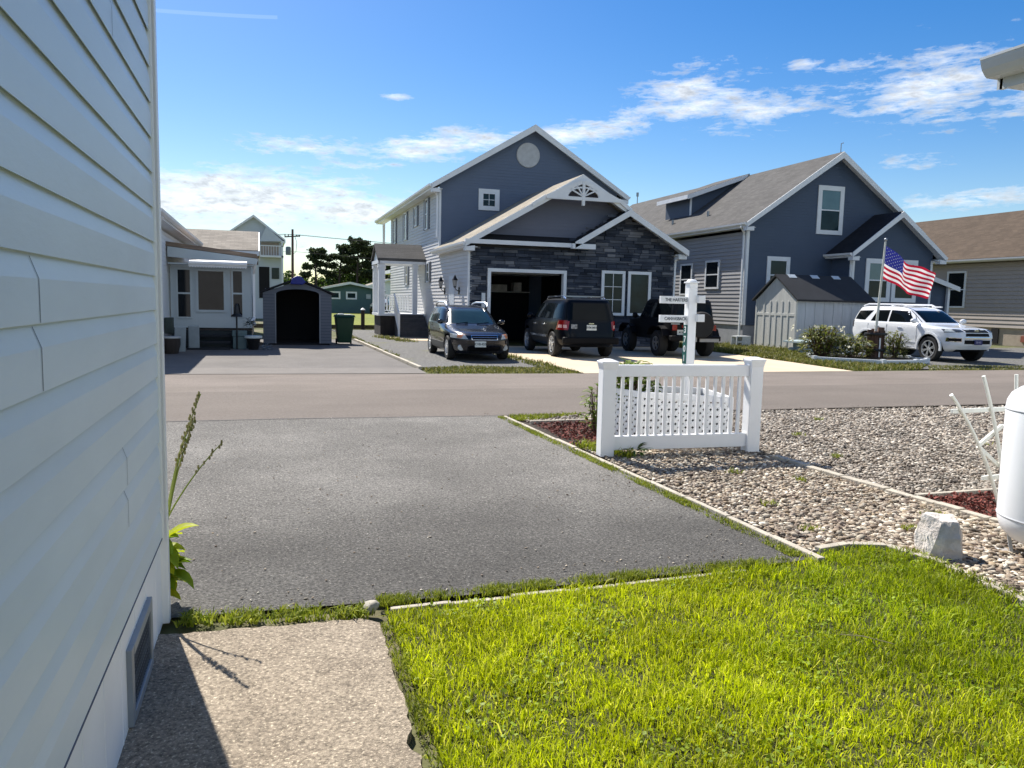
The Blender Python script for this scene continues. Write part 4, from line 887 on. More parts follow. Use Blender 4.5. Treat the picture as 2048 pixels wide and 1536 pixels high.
# ------------------------------------------------------------------ green house far across the lawn
hg = thing('green_house', 'low teal green house with small white framed windows beyond the lawn', 'house', (8.5, 88, 0))
TEAL = mat('teal_siding', (.07, .13, .135), rough=.7, var=.1, vs=1)
q = MB(); q.prism([(5.8, 0), (12.8, 0), (12.8, 2.58), (8.9, 3.3), (5.8, 2.6)], 'y', 88, 88.2); q.box(5.8, 6, 88.2, 98, 0, 2.5); q.box(12.6, 12.8, 88.2, 98, 0, 2.5); q.build('wall', TEAL, hg)
gable_roof(hg, 5.4, 13.1, 87.5, 98, 2.62, 3.42, ROOFPALE, xr=8.9, fascia=.2, gutters=(0, 0))
for (a, b) in ((6.7, 7.9), (8.5, 9.7)): window(hg, (0, 88, 0), X_, -Y_, a, b, 1.5, 2.35, fw_=.18, glass=GLASSG, style='plain')
q = MB(); q.box(10.7, 11.2, 87.93, 87.99, 1.6, 2.1); q.build('wall_vent', mat('pale_louvre', (.4, .44, .45), rough=.7), hg)
hp = thing('pale_far_house', 'small pale house peeping over the teal house at its right', 'house', (15.5, 104, 0))
q = MB(); q.prism([(12.5, 0), (19, 0), (19, 3.0), (15.6, 4.1), (12.5, 3.0)], 'y', 104, 104.2); q.box(12.5, 12.7, 104.2, 112, 0, 3); q.build('wall', SIDA, hp)
gable_roof(hp, 12.1, 19.4, 103.6, 112, 3.1, 4.3, ROOFPALE, xr=15.6, fascia=.2, gutters=(0, 0))
q = MB(); q.box(14.2, 14.9, 105, 105.7, 3.2, 4.75); q.build('chimney', WOODDK, hp)
# ------------------------------------------------------------------ vehicles
PAINTBK = mat('black_car_paint', (.006, .007, .012), rough=.22, var=.05, spec=.4, coat=.6)
PAINTNV = mat('navy_black_car_paint', (.003, .004, .007), rough=.3, var=.05, spec=.12, coat=.12)
PAINTWH = mat('white_car_paint', (.78, .79, .80), rough=.25, var=.02, spec=.5, coat=1.0)
CARGLASS = mat('car_glass', (.004, .006, .007), rough=.05, var=.1, spec=.15)
CARGLASSG = mat('green_windscreen', (.016, .038, .042), rough=.05, var=.25, vs=1.5, spec=.6)
TYRE = mat('tyre_rubber', (.018, .018, .018), rough=.85, var=.15)
RIM = mat('alloy_rim', (.80, .81, .82), rough=.3, metal=.75)
CHROME = mat('chrome', (.75, .76, .78), rough=.12, metal=1.0)
REDL = mat('red_lamp', (.22, .008, .008), rough=.15, spec=.7)
LAMPC = mat('clear_lamp', (.42, .45, .45), rough=.08, spec=.9, var=.25, vs=12)
AMBER = mat('amber_lamp', (.55, .22, .10), rough=.15, spec=.7)
PLATE = mat('licence_plate', (.62, .66, .64), rough=.4)
INK = mat('dark_ink', (.03, .05, .07), rough=.6)
TRIMBK = mat('black_trim', (.006, .006, .007), rough=.55, spec=.12)

class Car:
    def __init__(s, lv, n=5.5, taper=.10, tx=.3):
        a = np.array(lv, float); s.z = a[:, 0]; s.xr = a[:, 1]; s.xf = a[:, 2]; s.hw = a[:, 3]; s.n = n; s.tp = taper; s.tx = tx
    def ring(s, z, N=96):
        xr, xf, hw = (np.interp(z, s.z, q) for q in (s.xr, s.xf, s.hw))
        t = np.arange(N)/N*2*np.pi; e = 2/s.n
        x = (xr+xf)/2+(xf-xr)/2*np.sign(np.cos(t))*np.abs(np.cos(t))**e
        y = hw*np.sign(np.sin(t))*np.abs(np.sin(t))**e
        L_ = s.xf.max()
        y = y*(1-s.tp*np.clip((x-s.tx)/(L_-s.tx), 0, 1)**2)*(1-.05*np.clip((-x-.6)/(L_-.6), 0, 1)**2)
        return x, y
    def body(s, parent, m, arches, ra, name='body'):
        zs = []
        for a, b in zip(s.z[:-1], s.z[1:]):
            k = max(2, int((b-a)/.045)+1); zs += list(np.linspace(a, b, k, endpoint=False))
        zs.append(s.z[-1]); N = 96; V = []; F_ = []
        for z in zs:
            x, y = s.ring(z, N); V.append(np.c_[x, y, np.full(N, z)])
        V = np.vstack(V); k = len(zs)
        for i in range(k-1):
            for j in range(N): F_.append((i*N+j, i*N+(j+1) % N, (i+1)*N+(j+1) % N, (i+1)*N+j))
        F_.append(tuple(range(N-1, -1, -1))); F_.append(tuple((k-1)*N+j for j in range(N)))
        me = bpy.data.meshes.new(name); me.from_pydata([tuple(v) for v in V], [], F_); me.update()
        o = bpy.data.objects.new(name, me); COL.objects.link(o)
        cut = MB()
        for (ax, az_) in arches:
            for sg in (-1, 1):
                y0, y1 = (sg*.52, sg*1.3)
                cut.lathe([(ra, min(y0, y1)), (ra, max(y0, y1))], (ax, 0, az_), 40, 'y')
        co = cut.build('cutter', None); md = o.modifiers.new('cut', 'BOOLEAN'); md.object = co; md.operation = 'DIFFERENCE'; md.solver = 'EXACT'
        dg = bpy.context.evaluated_depsgraph_get(); m2 = bpy.data.meshes.new_from_object(o.evaluated_get(dg)); m2.name = name
        bpy.data.objects.remove(o); bpy.data.objects.remove(co); bpy.data.meshes.remove(me)
        m2.materials.clear(); b = link_mesh(name, m2, [m, TRIMBK], parent)
        mi = []
        for p in m2.polygons:
            c = p.center; dk = 0
            for (ax, az_) in arches:
                if abs(math.hypot(c.x-ax, c.z-az_)-ra) < .012 and abs(p.normal.y) < .5: dk = 1
                if math.hypot(c.x-ax, c.z-az_) < ra+.005 and abs(p.normal.y) > .9 and abs(abs(c.y)-.52) < .02: dk = 1
            if p.normal.z < -.9: dk = 1
            mi.append(dk)
        m2.polygons.foreach_set('material_index', mi)
        m2.polygons.foreach_set('use_smooth', [True]*len(m2.polygons)); m2.set_sharp_from_angle(angle=R(32))
        return b
    def sy(s, x, z):
        X, Y = s.ring(z, 720); k = Y > 0; o = np.argsort(X[k]); return float(np.interp(x, X[k][o], Y[k][o]))
    def fx(s, y, z, front=True):
        X, Y = s.ring(z, 720); mid = (X.max()+X.min())/2; k = (X > mid) if front else (X < mid); o = np.argsort(Y[k]); return float(np.interp(y, Y[k][o], X[k][o]))
    def side(s, parent, name, q, m, sg=1, off=.006, nu=8, nv=5, both=False):
        """patch on the flank: q = corners (x,z) bl, br, tr, tl"""
        for g_ in ((1, -1) if both else (sg,)):
            V = []; F_ = []
            for j in range(nv+1):
                for i in range(nu+1):
                    u, v = i/nu, j/nv
                    x = (q[0][0]*(1-u)+q[1][0]*u)*(1-v)+(q[3][0]*(1-u)+q[2][0]*u)*v; z = (q[0][1]*(1-u)+q[1][1]*u)*(1-v)+(q[3][1]*(1-u)+q[2][1]*u)*v
                    V.append((x, g_*(s.sy(x, z)+off), z))
            n = nu+1
            for j in range(nv):
                for i in range(nu): F_.append((j*n+i, j*n+i+1, (j+1)*n+i+1, (j+1)*n+i))
            MB().add(V, F_).build(name, m, parent, smooth=True, local=True, normals=False) if False else s._patch(V, F_, name, m, parent, (0, g_, 0))
    def _patch(s, V, F_, name, m, parent, out):
        # a thin shell: patch plus its offset back face
        n = len(V); o = Vector(out)*.02
        V2 = [tuple(Vector(v)-o) for v in V]; mb = MB(); mb.add(V, F_); mb.add(V2, [tuple(reversed(f)) for f in F_])
        from collections import Counter
        ec = Counter()
        for f in F_:
            for a, b in zip(f, f[1:]+f[:1]): ec[(min(a, b), max(a, b))] += 1
        for f in F_:
            for a, b in zip(f, f[1:]+f[:1]):
                if ec[(min(a, b), max(a, b))] == 1: mb.f.append((b, a, a+n, b+n)); mb.mi.append(0)
        return mb.build(name, m, parent, smooth=True, local=True, sharp=45)
    def end(s, parent, name, q, m, front=True, off=.006, nu=12, nv=5):
        """patch on the front or rear: q = corners (y,z) bl, br, tr, tl"""
        V = []; F_ = []
        for j in range(nv+1):
            for i in range(nu+1):
                u, v = i/nu, j/nv
                y = (q[0][0]*(1-u)+q[1][0]*u)*(1-v)+(q[3][0]*(1-u)+q[2][0]*u)*v; z = (q[0][1]*(1-u)+q[1][1]*u)*(1-v)+(q[3][1]*(1-u)+q[2][1]*u)*v
                V.append((s.fx(y, z, front)+(off if front else -off), y, z))
        n = nu+1
        for j in range(nv):
            for i in range(nu): F_.append((j*n+i, j*n+i+1, (j+1)*n+i+1, (j+1)*n+i))
        return s._patch(V, F_, name, m, parent, (1 if front else -1, 0, 0))

def wheel(parent, x, y, Rr, w, sg, spokes=5, rimr=None, split=False, rim=RIM):
    rimr = rimr or Rr*.66
    t = MB(); c = (x, 0, Rr); yo = y; yi = y-sg*w
    pr = [(rimr*.98, yi+sg*.02), (Rr*.93, yi), (Rr, yi+sg*.035), (Rr, yo-sg*.035), (Rr*.93, yo), (rimr*1.0, yo-sg*.012), (rimr*.96, yo-sg*.05), (rimr*.9, yi+sg*.05)]
    t.lathe(pr, c, 36, 'y'); wh = t.build('wheel', TYRE, parent, smooth=True, local=True, sharp=50)
    r = MB()
    r.lathe([(rimr*.97, yo-sg*.014), (rimr*.985, yo-sg*.005), (rimr*.90, yo-sg*.010), (rimr*.88, yo-sg*.05), (rimr*.93, yo-sg*.06)], c, 36, 'y', cap=False)
    r.lathe([(.0, yo-sg*.012), (rimr*.2, yo-sg*.012), (rimr*.24, yo-sg*.04), (rimr*.2, yo-sg*.06), (0, yo-sg*.06)], c, 16, 'y')
    for k in range(spokes):
        a0 = 6.2832*k/spokes+.3
        for da in ((-.13, .13) if split else (0,)):
            ca, sa = math.cos(a0+da*.5), math.sin(a0+da*.5); cb, sb = math.cos(a0+da), math.sin(a0+da)
            r.bar((x+rimr*.18*ca, yo-sg*.03, Rr+rimr*.18*sa), (x+rimr*.92*cb, yo-sg*.024, Rr+rimr*.92*sb), rimr*(.09 if split else .2), .03, (0, 1, 0))
    r.build('rim', rim, wh, smooth=True, local=True, sharp=35)
    b = MB(); b.lathe([(0, yo-sg*.075), (rimr*.9, yo-sg*.075), (rimr*.9, yo-sg*.085), (0, yo-sg*.085)], c, 24, 'y'); b.build('brake_disc', TRIMBK, wh, local=True)
    return wh
def mirror(parent, x, y, z, sg, m, sz=(.10, .20, .14)):
    o = MB(); V, f = ico2(); o.add([(x+v[0]*sz[0]*.6, y+sg*(sz[1]*.45)+v[1]*sz[1]*.5, z+v[2]*sz[2]*.5) for v in V], [tuple(q) for q in f]); o.bar((x+.03, y-sg*.05, z-.03), (x, y+sg*.07, z-.02), .05, .04); return o.build('mirror', m, parent, smooth=True, local=True, sharp=60)
def plate(parent, x, y, z, s, front, txt, w=.305, h=.155, bgm=None, ink=None, label=None, name='number_plate'):
    sg = 1 if front else -1
    p = MB(); p.box(x, x+sg*.012, y-w/2, y+w/2, z-h/2, z+h/2); o = p.build(name, bgm or PLATE, parent, local=True)
    M = MWS[parent.name] @ frame_mtx((x+sg*.014, y, z), (0, sg, 0), (0, 0, 1))
    text_mesh('lettering', txt, s, M, ink or INK, o, bold=.002)
    return o
def rot_of(az_deg): return math.atan2(math.cos(R(az_deg)), math.sin(R(az_deg)))   # heading azimuth from +Y, clockwise

# --- black wagon, nose to the road
t = thing('parked_wagon', 'black estate wagon with silver roof rails parked on gravel facing the road', 'car', (5.62, 22.33, -.005), rot_of(181.5))
cs = Car([(.20, -2.12, 2.08, .77), (.30, -2.30, 2.26, .84), (.45, -2.36, 2.335, .865), (.60, -2.37, 2.34, .872), (.70, -2.365, 2.28, .872), (.76, -2.36, 2.16, .87), (.84, -2.35, 1.72, .862), (.91, -2.34, 1.25, .85), (.955, -2.33, .98, .845), (1.0, -2.31, .90, .825), (1.2, -2.2, .58, .745), (1.38, -2.06, .27, .655), (1.44, -1.98, .05, .60), (1.475, -1.8, -.3, .50), (1.485, -1.6, -.5, .38)], n=5.0)
bd = cs.body(t, PAINTBK, [(1.38, .34), (-1.27, .34)], .375)
for (x, sg) in ((1.38, 1), (1.38, -1), (-1.27, 1), (-1.27, -1)): wheel(t, x, sg*.85, .33, .21, sg, 5)
cs.end(t, 'windscreen', [(-.70, .985), (.70, .985), (.56, 1.37), (-.56, 1.37)], CARGLASSG)
for q, nm in (([(-.40, 1.0), (.72, 1.0), (.28, 1.36), (-.40, 1.385)], 'side_window'), ([(-1.25, 1.01), (-.47, 1.0), (-.47, 1.385), (-1.2, 1.375)], 'side_window'), ([(-2.0, 1.04), (-1.32, 1.01), (-1.27, 1.37), (-1.85, 1.34)], 'side_window')): cs.side(t, nm, q, CARGLASS, both=True)
cs.end(t, 'rear_window', [(-.62, 1.02), (.62, 1.02), (.54, 1.33), (-.54, 1.33)], CARGLASS, front=False)
cs.end(t, 'headlight', [(.45, .60), (.80, .62), (.80, .735), (.52, .72)], LAMPC); cs.end(t, 'headlight', [(-.80, .62), (-.45, .60), (-.52, .72), (-.80, .735)], LAMPC)
for sg in (1, -1): cs.side(t, 'turn_signal', [(2.05, .63), (2.20, .62), (2.20, .72), (2.04, .735)], AMBER, sg, off=.010)
cs.end(t, 'grille_surround', [(-.355, .582), (.355, .582), (.365, .708), (-.365, .708)], CHROME, off=.008); cs.end(t, 'grille', [(-.335, .597), (.335, .597), (.345, .697), (-.345, .697)], TRIMBK, off=.022); cs.end(t, 'grille_bar', [(-.33, .645), (.33, .645), (.33, .655), (-.33, .655)], CHROME, off=.028)
cs.end(t, 'lower_grille', [(-.42, .28), (.42, .28), (.45, .40), (-.45, .40)], TRIMBK, off=.004)
for sg in (1, -1):
    f = MB(); x0 = cs.fx(sg*.60, .37); f.lathe([(0, x0+.02), (.075, x0+.02), (.085, x0+.0), (.085, x0-.06)], (0, sg*.60, .37), 16, 'x'); f.build('fog_lamp', LAMPC, t, smooth=True, local=True)
    cs.side(t, 'lower_cladding', [(-.85, .26), (.95, .26), (.95, .46), (-.85, .46)], mat('grey_cladding', (.09, .09, .085), rough=.5), sg, off=.010)
    mirror(t, .72, sg*.80, 1.02, sg, PAINTBK)
    r = MB(); r.tube([(.15, sg*.60, 1.44), (.05, sg*.61, 1.53), (-.2, sg*.60, 1.565), (-1.2, sg*.58, 1.565), (-1.6, sg*.57, 1.52), (-1.75, sg*.56, 1.45)], .028, 8); r.build('roof_rail', RIM, t, smooth=True, local=True)
    h = MB(); h.box(.30, .48, sg*.855-.02, sg*.855+.025, .80, .835); h.box(-.62, -.44, sg*.855-.02, sg*.855+.025, .80, .835); h.build('door_handle', PAINTBK, t, local=True, bevel=.008)
plate(t, cs.fx(-.12, .50)+.012, -.12, .47, .085, True, 'CVB-453')
w = MB(); w.tube([(1.0, .1, .965), (.93, .45, 1.01)], .012, 5); w.tube([(1.0, -.5, .965), (.93, -.15, 1.01)], .012, 5); w.build('wiper', TRIMBK, t, local=True)

# --- dark suv, rear to the road
t = thing('parked_suv', 'dark navy boxy SUV with red tail lamps parked rear first on the pale driveway', 'car', (9.17, 23.3, .004), rot_of(3))
cs = Car([(.32, -2.10, 2.1, .82), (.40, -2.24, 2.24, .88), (.55, -2.29, 2.29, .915), (.75, -2.27, 2.28, .925), (.95, -2.24, 2.22, .925), (1.03, -2.23, 2.0, .92), (1.08, -2.22, 1.25, .91), (1.12, -2.21, 1.02, .90), (1.4, -2.11, .62, .83), (1.62, -2.03, .30, .765), (1.69, -1.98, .1, .73), (1.73, -1.85, -.2, .62), (1.742, -1.6, -.5, .5)], n=8, taper=.07)
cs.body(t, PAINTNV, [(1.40, .40), (-1.36, .40)], .435)
for (x, sg) in ((1.40, 1), (1.40, -1), (-1.36, 1), (-1.36, -1)): wheel(t, x, sg*.92, .375, .235, sg, 5, .25)
cs.end(t, 'rear_window', [(-.74, 1.12), (.74, 1.12), (.66, 1.60), (-.66, 1.60)], CARGLASS, front=False)
cs.end(t, 'windscreen', [(-.72, 1.14), (.72, 1.14), (.62, 1.60), (-.62, 1.60)], CARGLASS)
for q in ([(-.35, 1.14), (.80, 1.14), (.36, 1.58), (-.35, 1.60)], [(-1.30, 1.14), (-.42, 1.14), (-.42, 1.60), (-1.26, 1.59)], [(-2.02, 1.17), (-1.40, 1.14), (-1.36, 1.58), (-1.92, 1.56)]): cs.side(t, 'side_window', q, CARGLASS, both=True)
for sg in (1, -1):
    cs.end(t, 'tail_lamp', [(sg*.70, .82), (sg*.895, .82), (sg*.87, 1.10), (sg*.70, 1.10)], REDL, front=False, off=.012); cs.end(t, 'reverse_lamp', [(sg*.72, .88), (sg*.88, .88), (sg*.87, .97), (sg*.72, .97)], mat('pink_white_lamp', (.6, .38, .36), rough=.2), front=False, off=.018)
    cs.side(t, 'tail_lamp', [(-2.22, .84), (-2.06, .86), (-2.06, 1.08), (-2.20, 1.08)], REDL, sg, off=.010)
    mirror(t, .78, sg*.88, 1.18, sg, PAINTNV, (.12, .22, .18))
    r = MB(); r.tube([(.05, sg*.62, 1.71), (-.05, sg*.63, 1.79), (-1.55, sg*.62, 1.80), (-1.75, sg*.61, 1.72)], .024, 8); r.build('roof_rail', CHROME, t, smooth=True, local=True)
    cs.side(t, 'door_moulding', [(-.85, .56), (.95, .56), (.95, .62), (-.85, .62)], CHROME if sg == 1 else TRIMBK, sg, off=.014)
    h = MB(); h.box(.30, .50, sg*.93-.02, sg*.93+.025, .93, .97); h.box(-.65, -.45, sg*.93-.02, sg*.93+.025, .93, .97); h.build('door_handle', CHROME, t, local=True, bevel=.008)
r = MB(); r.bar((-.15, -.62, 1.80), (-.15, .62, 1.80), .05, .025); r.build('cross_bar', GREYMET, t, local=True)
r = MB(); r.bar((-1.45, -.62, 1.81), (-1.45, .62, 1.81), .05, .025); r.build('cross_bar', GREYMET, t, local=True)
bmp = MB(); bmp.box(-2.36, -2.2, -.86, .86, .42, .62); bmp.build('rear_bumper', TRIMBK, t, local=True, bevel=.04)
plate(t, cs.fx(-.02, .9, False)-.012, -.02, .90, .085, False, '8YM M01'); p = MB(); xr = cs.fx(0, 1.03, False); p.box(xr-.02, xr+.01, -.10, .06, 1.0, 1.03); p.build('tailgate_handle', CHROME, t, local=True)
p = MB(); xr = cs.fx(.5, .92, False); p.box(xr-.010, xr+.01, .42, .60, .86, .99); p.build('tailgate_badge', mat('grey_decal', (.22, .24, .26), rough=.4, var=.8, vs=22), t, local=True)

# --- black soft top off-roader, rear to the road
t = thing('parked_offroader', 'black open off-roader with a rear spare wheel parked behind the signpost', 'car', (12.74, 23.25, .004), rot_of(3.5))
cs = Car([(.52, -1.88, 1.75, .74), (.60, -1.92, 1.88, .77), (.85, -1.93, 1.92, .785), (1.06, -1.93, 1.90, .78), (1.12, -1.93, 1.85, .775), (1.15, -1.92, .80, .775), (1.18, -1.92, .72, .77), (1.45, -1.89, .52, .73), (1.72, -1.84, .32, .68), (1.79, -1.76, .2, .64), (1.81, -1.5, 0, .5)], n=10, taper=.22, tx=.4)
cs.body(t, mat('flat_black_body', (.004, .004, .005), rough=.5, spec=.2), [(1.30, .42), (-1.15, .42)], .47)
for (x, sg) in ((1.30, 1), (1.30, -1), (-1.15, 1), (-1.15, -1)):
    wheel(t, x, sg*.93, .405, .27, sg, 5, .225, rim=GREYMET)
    fl = MB(); pts = [(x-.62, .66), (x-.50, .86), (x-.28, .95), (x+.28, .95), (x+.48, .86), (x+.60, .66)]
    for a, b in zip(pts[:-1], pts[1:]): fl.bar((a[0], sg*.83, a[1]), (b[0], sg*.83, b[1]), .26, .035, (0, 0, 1) if abs(a[0]-b[0]) > abs(a[1]-b[1]) else (1, 0, 0))
    fl.build('fender', TRIMBK, t, local=True)
cs.end(t, 'rear_window', [(-.60, 1.22), (.60, 1.22), (.54, 1.64), (-.54, 1.64)], CARGLASS, front=False); cs.end(t, 'windscreen', [(-.66, 1.2), (.66, 1.2), (.58, 1.66), (-.58, 1.66)], CARGLASS)
for q in ([(-.30, 1.2), (.52, 1.2), (.32, 1.66), (-.30, 1.68)], [(-1.75, 1.22), (-.40, 1.2), (-.40, 1.68), (-1.68, 1.64)]): cs.side(t, 'side_window', q, CARGLASS, both=True)
sp = MB(); sp.lathe([(.22, -2.02), (.37, -2.0), (.405, -2.05), (.405, -2.2), (.37, -2.25), (.22, -2.24), (.0, -2.22), (0, -2.02)], (0, -.12, 1.02), 32, 'x'); sp.build('spare_wheel', TYRE, t, smooth=True, local=True)
b = MB(); b.box(-2.12, -1.9, -.83, .83, .52, .68); b.build('rear_bumper', TRIMBK, t, local=True, bevel=.03)
b = MB(); b.box(-2.16, -2.10, -.74, -.10, .50, .60); b.box(-2.15, -2.10, .0, .12, .50, .66); b.build('bumper_plate', mat('bare_metal_plate', (.33, .32, .30), rough=.5), t, local=True)
for sg in (1, -1): b = MB(); b.box(-1.98, -1.92, sg*.66-.07, sg*.66+.07, .84, 1.02); b.build('tail_lamp', REDL, t, local=True, bevel=.01); mirror(t, .62, sg*.80, 1.25, sg, TRIMBK, (.10, .2, .2))
plate(t, -1.945, .42, .78, .08, False, 'M 506'); b = MB(); b.box(-1.952, -1.93, .22, .42, .92, 1.0); b.build('red_sticker', REDL, t, local=True); b = MB(); b.box(-1.955, -1.93, .50, .78, 1.02, 1.055); b.build('tailgate_strip', GREYMET, t, local=True)
b = MB(); b.box(-1.90, -1.86, .05, .22, 1.26, 1.38); b.build('window_sticker', PLATE, t, local=True)

# --- white suv
t = thing('parked_suv', 'white four wheel drive SUV with chrome grille parked by the flagpole', 'car', (21.30, 21.34, .0), rot_of(181))
cs = Car([(.34, -2.15, 2.15, .84), (.42, -2.34, 2.34, .90), (.56, -2.41, 2.42, .94), (.80, -2.42, 2.43, .955), (.98, -2.40, 2.38, .958), (1.06, -2.39, 2.20, .955), (1.12, -2.38, 1.65, .945), (1.17, -2.37, 1.20, .935), (1.21, -2.355, 1.06, .915), (1.45, -2.24, .68, .845), (1.62, -2.14, .40, .785), (1.69, -2.08, .2, .745), (1.735, -1.95, -.1, .64), (1.75, -1.7, -.5, .5)], n=6.5, taper=.10)
cs.body(t, PAINTWH, [(1.46, .42), (-1.33, .42)], .46)
for (x, sg) in ((1.46, 1), (1.46, -1), (-1.33, 1), (-1.33, -1)):
    wheel(t, x, sg*.965, .40, .25, sg, 6, .275, split=True)
    fl = MB(); k = 14
    for i in range(k):
        a0, a1 = math.pi*(-.04+1.08*i/k), math.pi*(-.04+1.08*(i+1)/k)
        fl.bar((x+.485*math.cos(a0), sg*.955, .42+.485*math.sin(a0)), (x+.485*math.cos(a1), sg*.955, .42+.485*math.sin(a1)), .06, .055, (0, 1, 0))
    fl.build('fender_flare', PAINTWH, t, local=True)
cs.end(t, 'windscreen', [(-.76, 1.23), (.76, 1.23), (.66, 1.61), (-.66, 1.61)], CARGLASS); cs.end(t, 'rear_window', [(-.70, 1.22), (.70, 1.22), (.62, 1.58), (-.62, 1.58)], CARGLASS, front=False)
for q in ([(-.36, 1.22), (.86, 1.22), (.46, 1.58), (-.36, 1.61)], [(-1.22, 1.23), (-.44, 1.22), (-.44, 1.61), (-1.02, 1.60)], [(-2.10, 1.27), (-1.52, 1.25), (-1.22, 1.59), (-1.95, 1.57)]): cs.side(t, 'side_window', q, CARGLASS, both=True)
for sg in (1, -1):
    cs.end(t, 'headlight', [(sg*.50, .98), (sg*.86, .94), (sg*.86, 1.07), (sg*.52, 1.05)], mat('dark_headlight', (.045, .05, .055), rough=.08, spec=.5, var=.6, vs=14), off=.010); cs.side(t, 'headlight', [(1.95, .97), (2.28, .95), (2.28, 1.06), (1.98, 1.06)], LAMPC, sg, off=.010)
    cs.end(t, 'fog_lamp_bezel', [(sg*.58, .66), (sg*.84, .66), (sg*.84, .79), (sg*.60, .79)], CHROME, off=.010); cs.end(t, 'fog_lamp', [(sg*.61, .68), (sg*.82, .68), (sg*.82, .77), (sg*.62, .77)], TRIMBK, off=.022)
    mirror(t, .86, sg*.90, 1.27, sg, PAINTWH, (.14, .26, .18))
    r = MB(); r.box(-.05, .35, sg*.60-.03, sg*.60+.03, 1.72, 1.765); r.tube([(.1, sg*.60, 1.73), (-.1, sg*.61, 1.80), (-1.7, sg*.60, 1.81), (-1.95, sg*.59, 1.74)], .03, 8); r.build('roof_rail', PAINTWH, t, smooth=True, local=True)
    h = MB(); h.box(.10, .30, sg*.955-.02, sg*.955+.03, 1.0, 1.04); h.box(-.95, -.75, sg*.955-.02, sg*.955+.03, 1.02, 1.06); h.build('door_handle', CHROME, t, local=True, bevel=.01)
    b = MB(); b.box(-.80, .95, sg*.90-.09, sg*.90+.12, .36, .41); b.build('running_board', mat('silver_step', (.5, .5, .5), rough=.4, metal=.3), t, local=True, bevel=.015)
    cs.side(t, 'door_trim', [(-.80, .50), (.93, .50), (.93, .60), (-.80, .60)], mat('silver_white_trim', (.62, .63, .64), rough=.3), sg, off=.016)
    cs.side(t, 'tail_lamp', [(-2.37, .98), (-2.15, 1.0), (-2.12, 1.22), (-2.33, 1.22)], mat('smoked_lamp', (.06, .05, .05), rough=.1, spec=.8), sg, off=.012)
    for xx in (.92, -.40, -1.30):
        g_ = MB(); g_.box(xx-.004, xx+.004, sg*cs.sy(xx, .8)-.004*sg, sg*(cs.sy(xx, .8)+.004), .58, 1.14); g_.build('door_gap', mat('panel_gap', (.12, .12, .12), rough=.8), t, local=True)
cs.end(t, 'grille', [(-.44, .96), (.44, .96), (.46, 1.05), (-.46, 1.05)], TRIMBK, off=.012); cs.end(t, 'grille', [(-.46, .84), (.46, .84), (.44, .93), (-.44, .93)], TRIMBK, off=.012); cs.end(t, 'chrome_bar', [(-.52, .755), (.52, .755), (.50, .815), (-.50, .815)], CHROME, off=.020); cs.end(t, 'lower_grille', [(-.50, .60), (.50, .60), (.50, .72), (-.50, .72)], TRIMBK, off=.012)
e = MB(); xf = cs.fx(0, 1.0)+.022
for i in range(24):
    a0, a1 = 6.2832*i/24, 6.2832*(i+1)/24
    e.bar((xf, .075*math.cos(a0), 1.0+.050*math.sin(a0)), (xf, .075*math.cos(a1), 1.0+.050*math.sin(a1)), .012, .012, (1, 0, 0)); e.bar((xf, .028*math.cos(a0), 1.0+.046*math.sin(a0)), (xf, .028*math.cos(a1), 1.0+.046*math.sin(a1)), .010, .012, (1, 0, 0)); e.bar((xf, .060*math.cos(a0), 1.018+.02*math.sin(a0)), (xf, .060*math.cos(a1), 1.018+.02*math.sin(a1)), .010, .012, (1, 0, 0))
e.build('emblem', CHROME, t, local=True)
plate(t, cs.fx(0, .66)+.03, .0, .655, .08, True, 'E6-42', bgm=mat('blue_plate', (.02, .025, .13), rough=.4), ink=mat('plate_gold', (.35, .33, .45), rough=.5))

# --- dark vehicle far away behind the porch
t = thing('far_pickup', 'black pickup half hidden behind the white porch post near the teal house', 'car', (11.9, 84.5, -.01), rot_of(196))
cs = Car([(.4, -2.5, 2.4, .85), (.6, -2.6, 2.6, .95), (1.0, -2.6, 2.55, .96), (1.12, -2.58, 1.2, .95), (1.2, -.9, 1.0, .9), (1.7, -.7, .4, .75), (1.8, -.5, .1, .6)], n=7)
cs.body(t, PAINTNV, [(1.6, .42), (-1.5, .42)], .46)
for (x, sg) in ((1.6, 1), (1.6, -1), (-1.5, 1), (-1.5, -1)): wheel(t, x, sg*.95, .40, .25, sg, 5)
cs.side(t, 'side_window', [(-.55, 1.24), (.75, 1.24), (.4, 1.62), (-.5, 1.62)], LAMPC, both=True); cs.end(t, 'windscreen', [(-.75, 1.24), (.75, 1.24), (.65, 1.64), (-.65, 1.64)], mat('glaring_glass', (.6, .65, .7), rough=.05, spec=1))
for sg in (1, -1): cs.end(t, 'headlight', [(sg*.55, .85), (sg*.88, .85), (sg*.88, 1.02), (sg*.55, 1.02)], LAMPC)
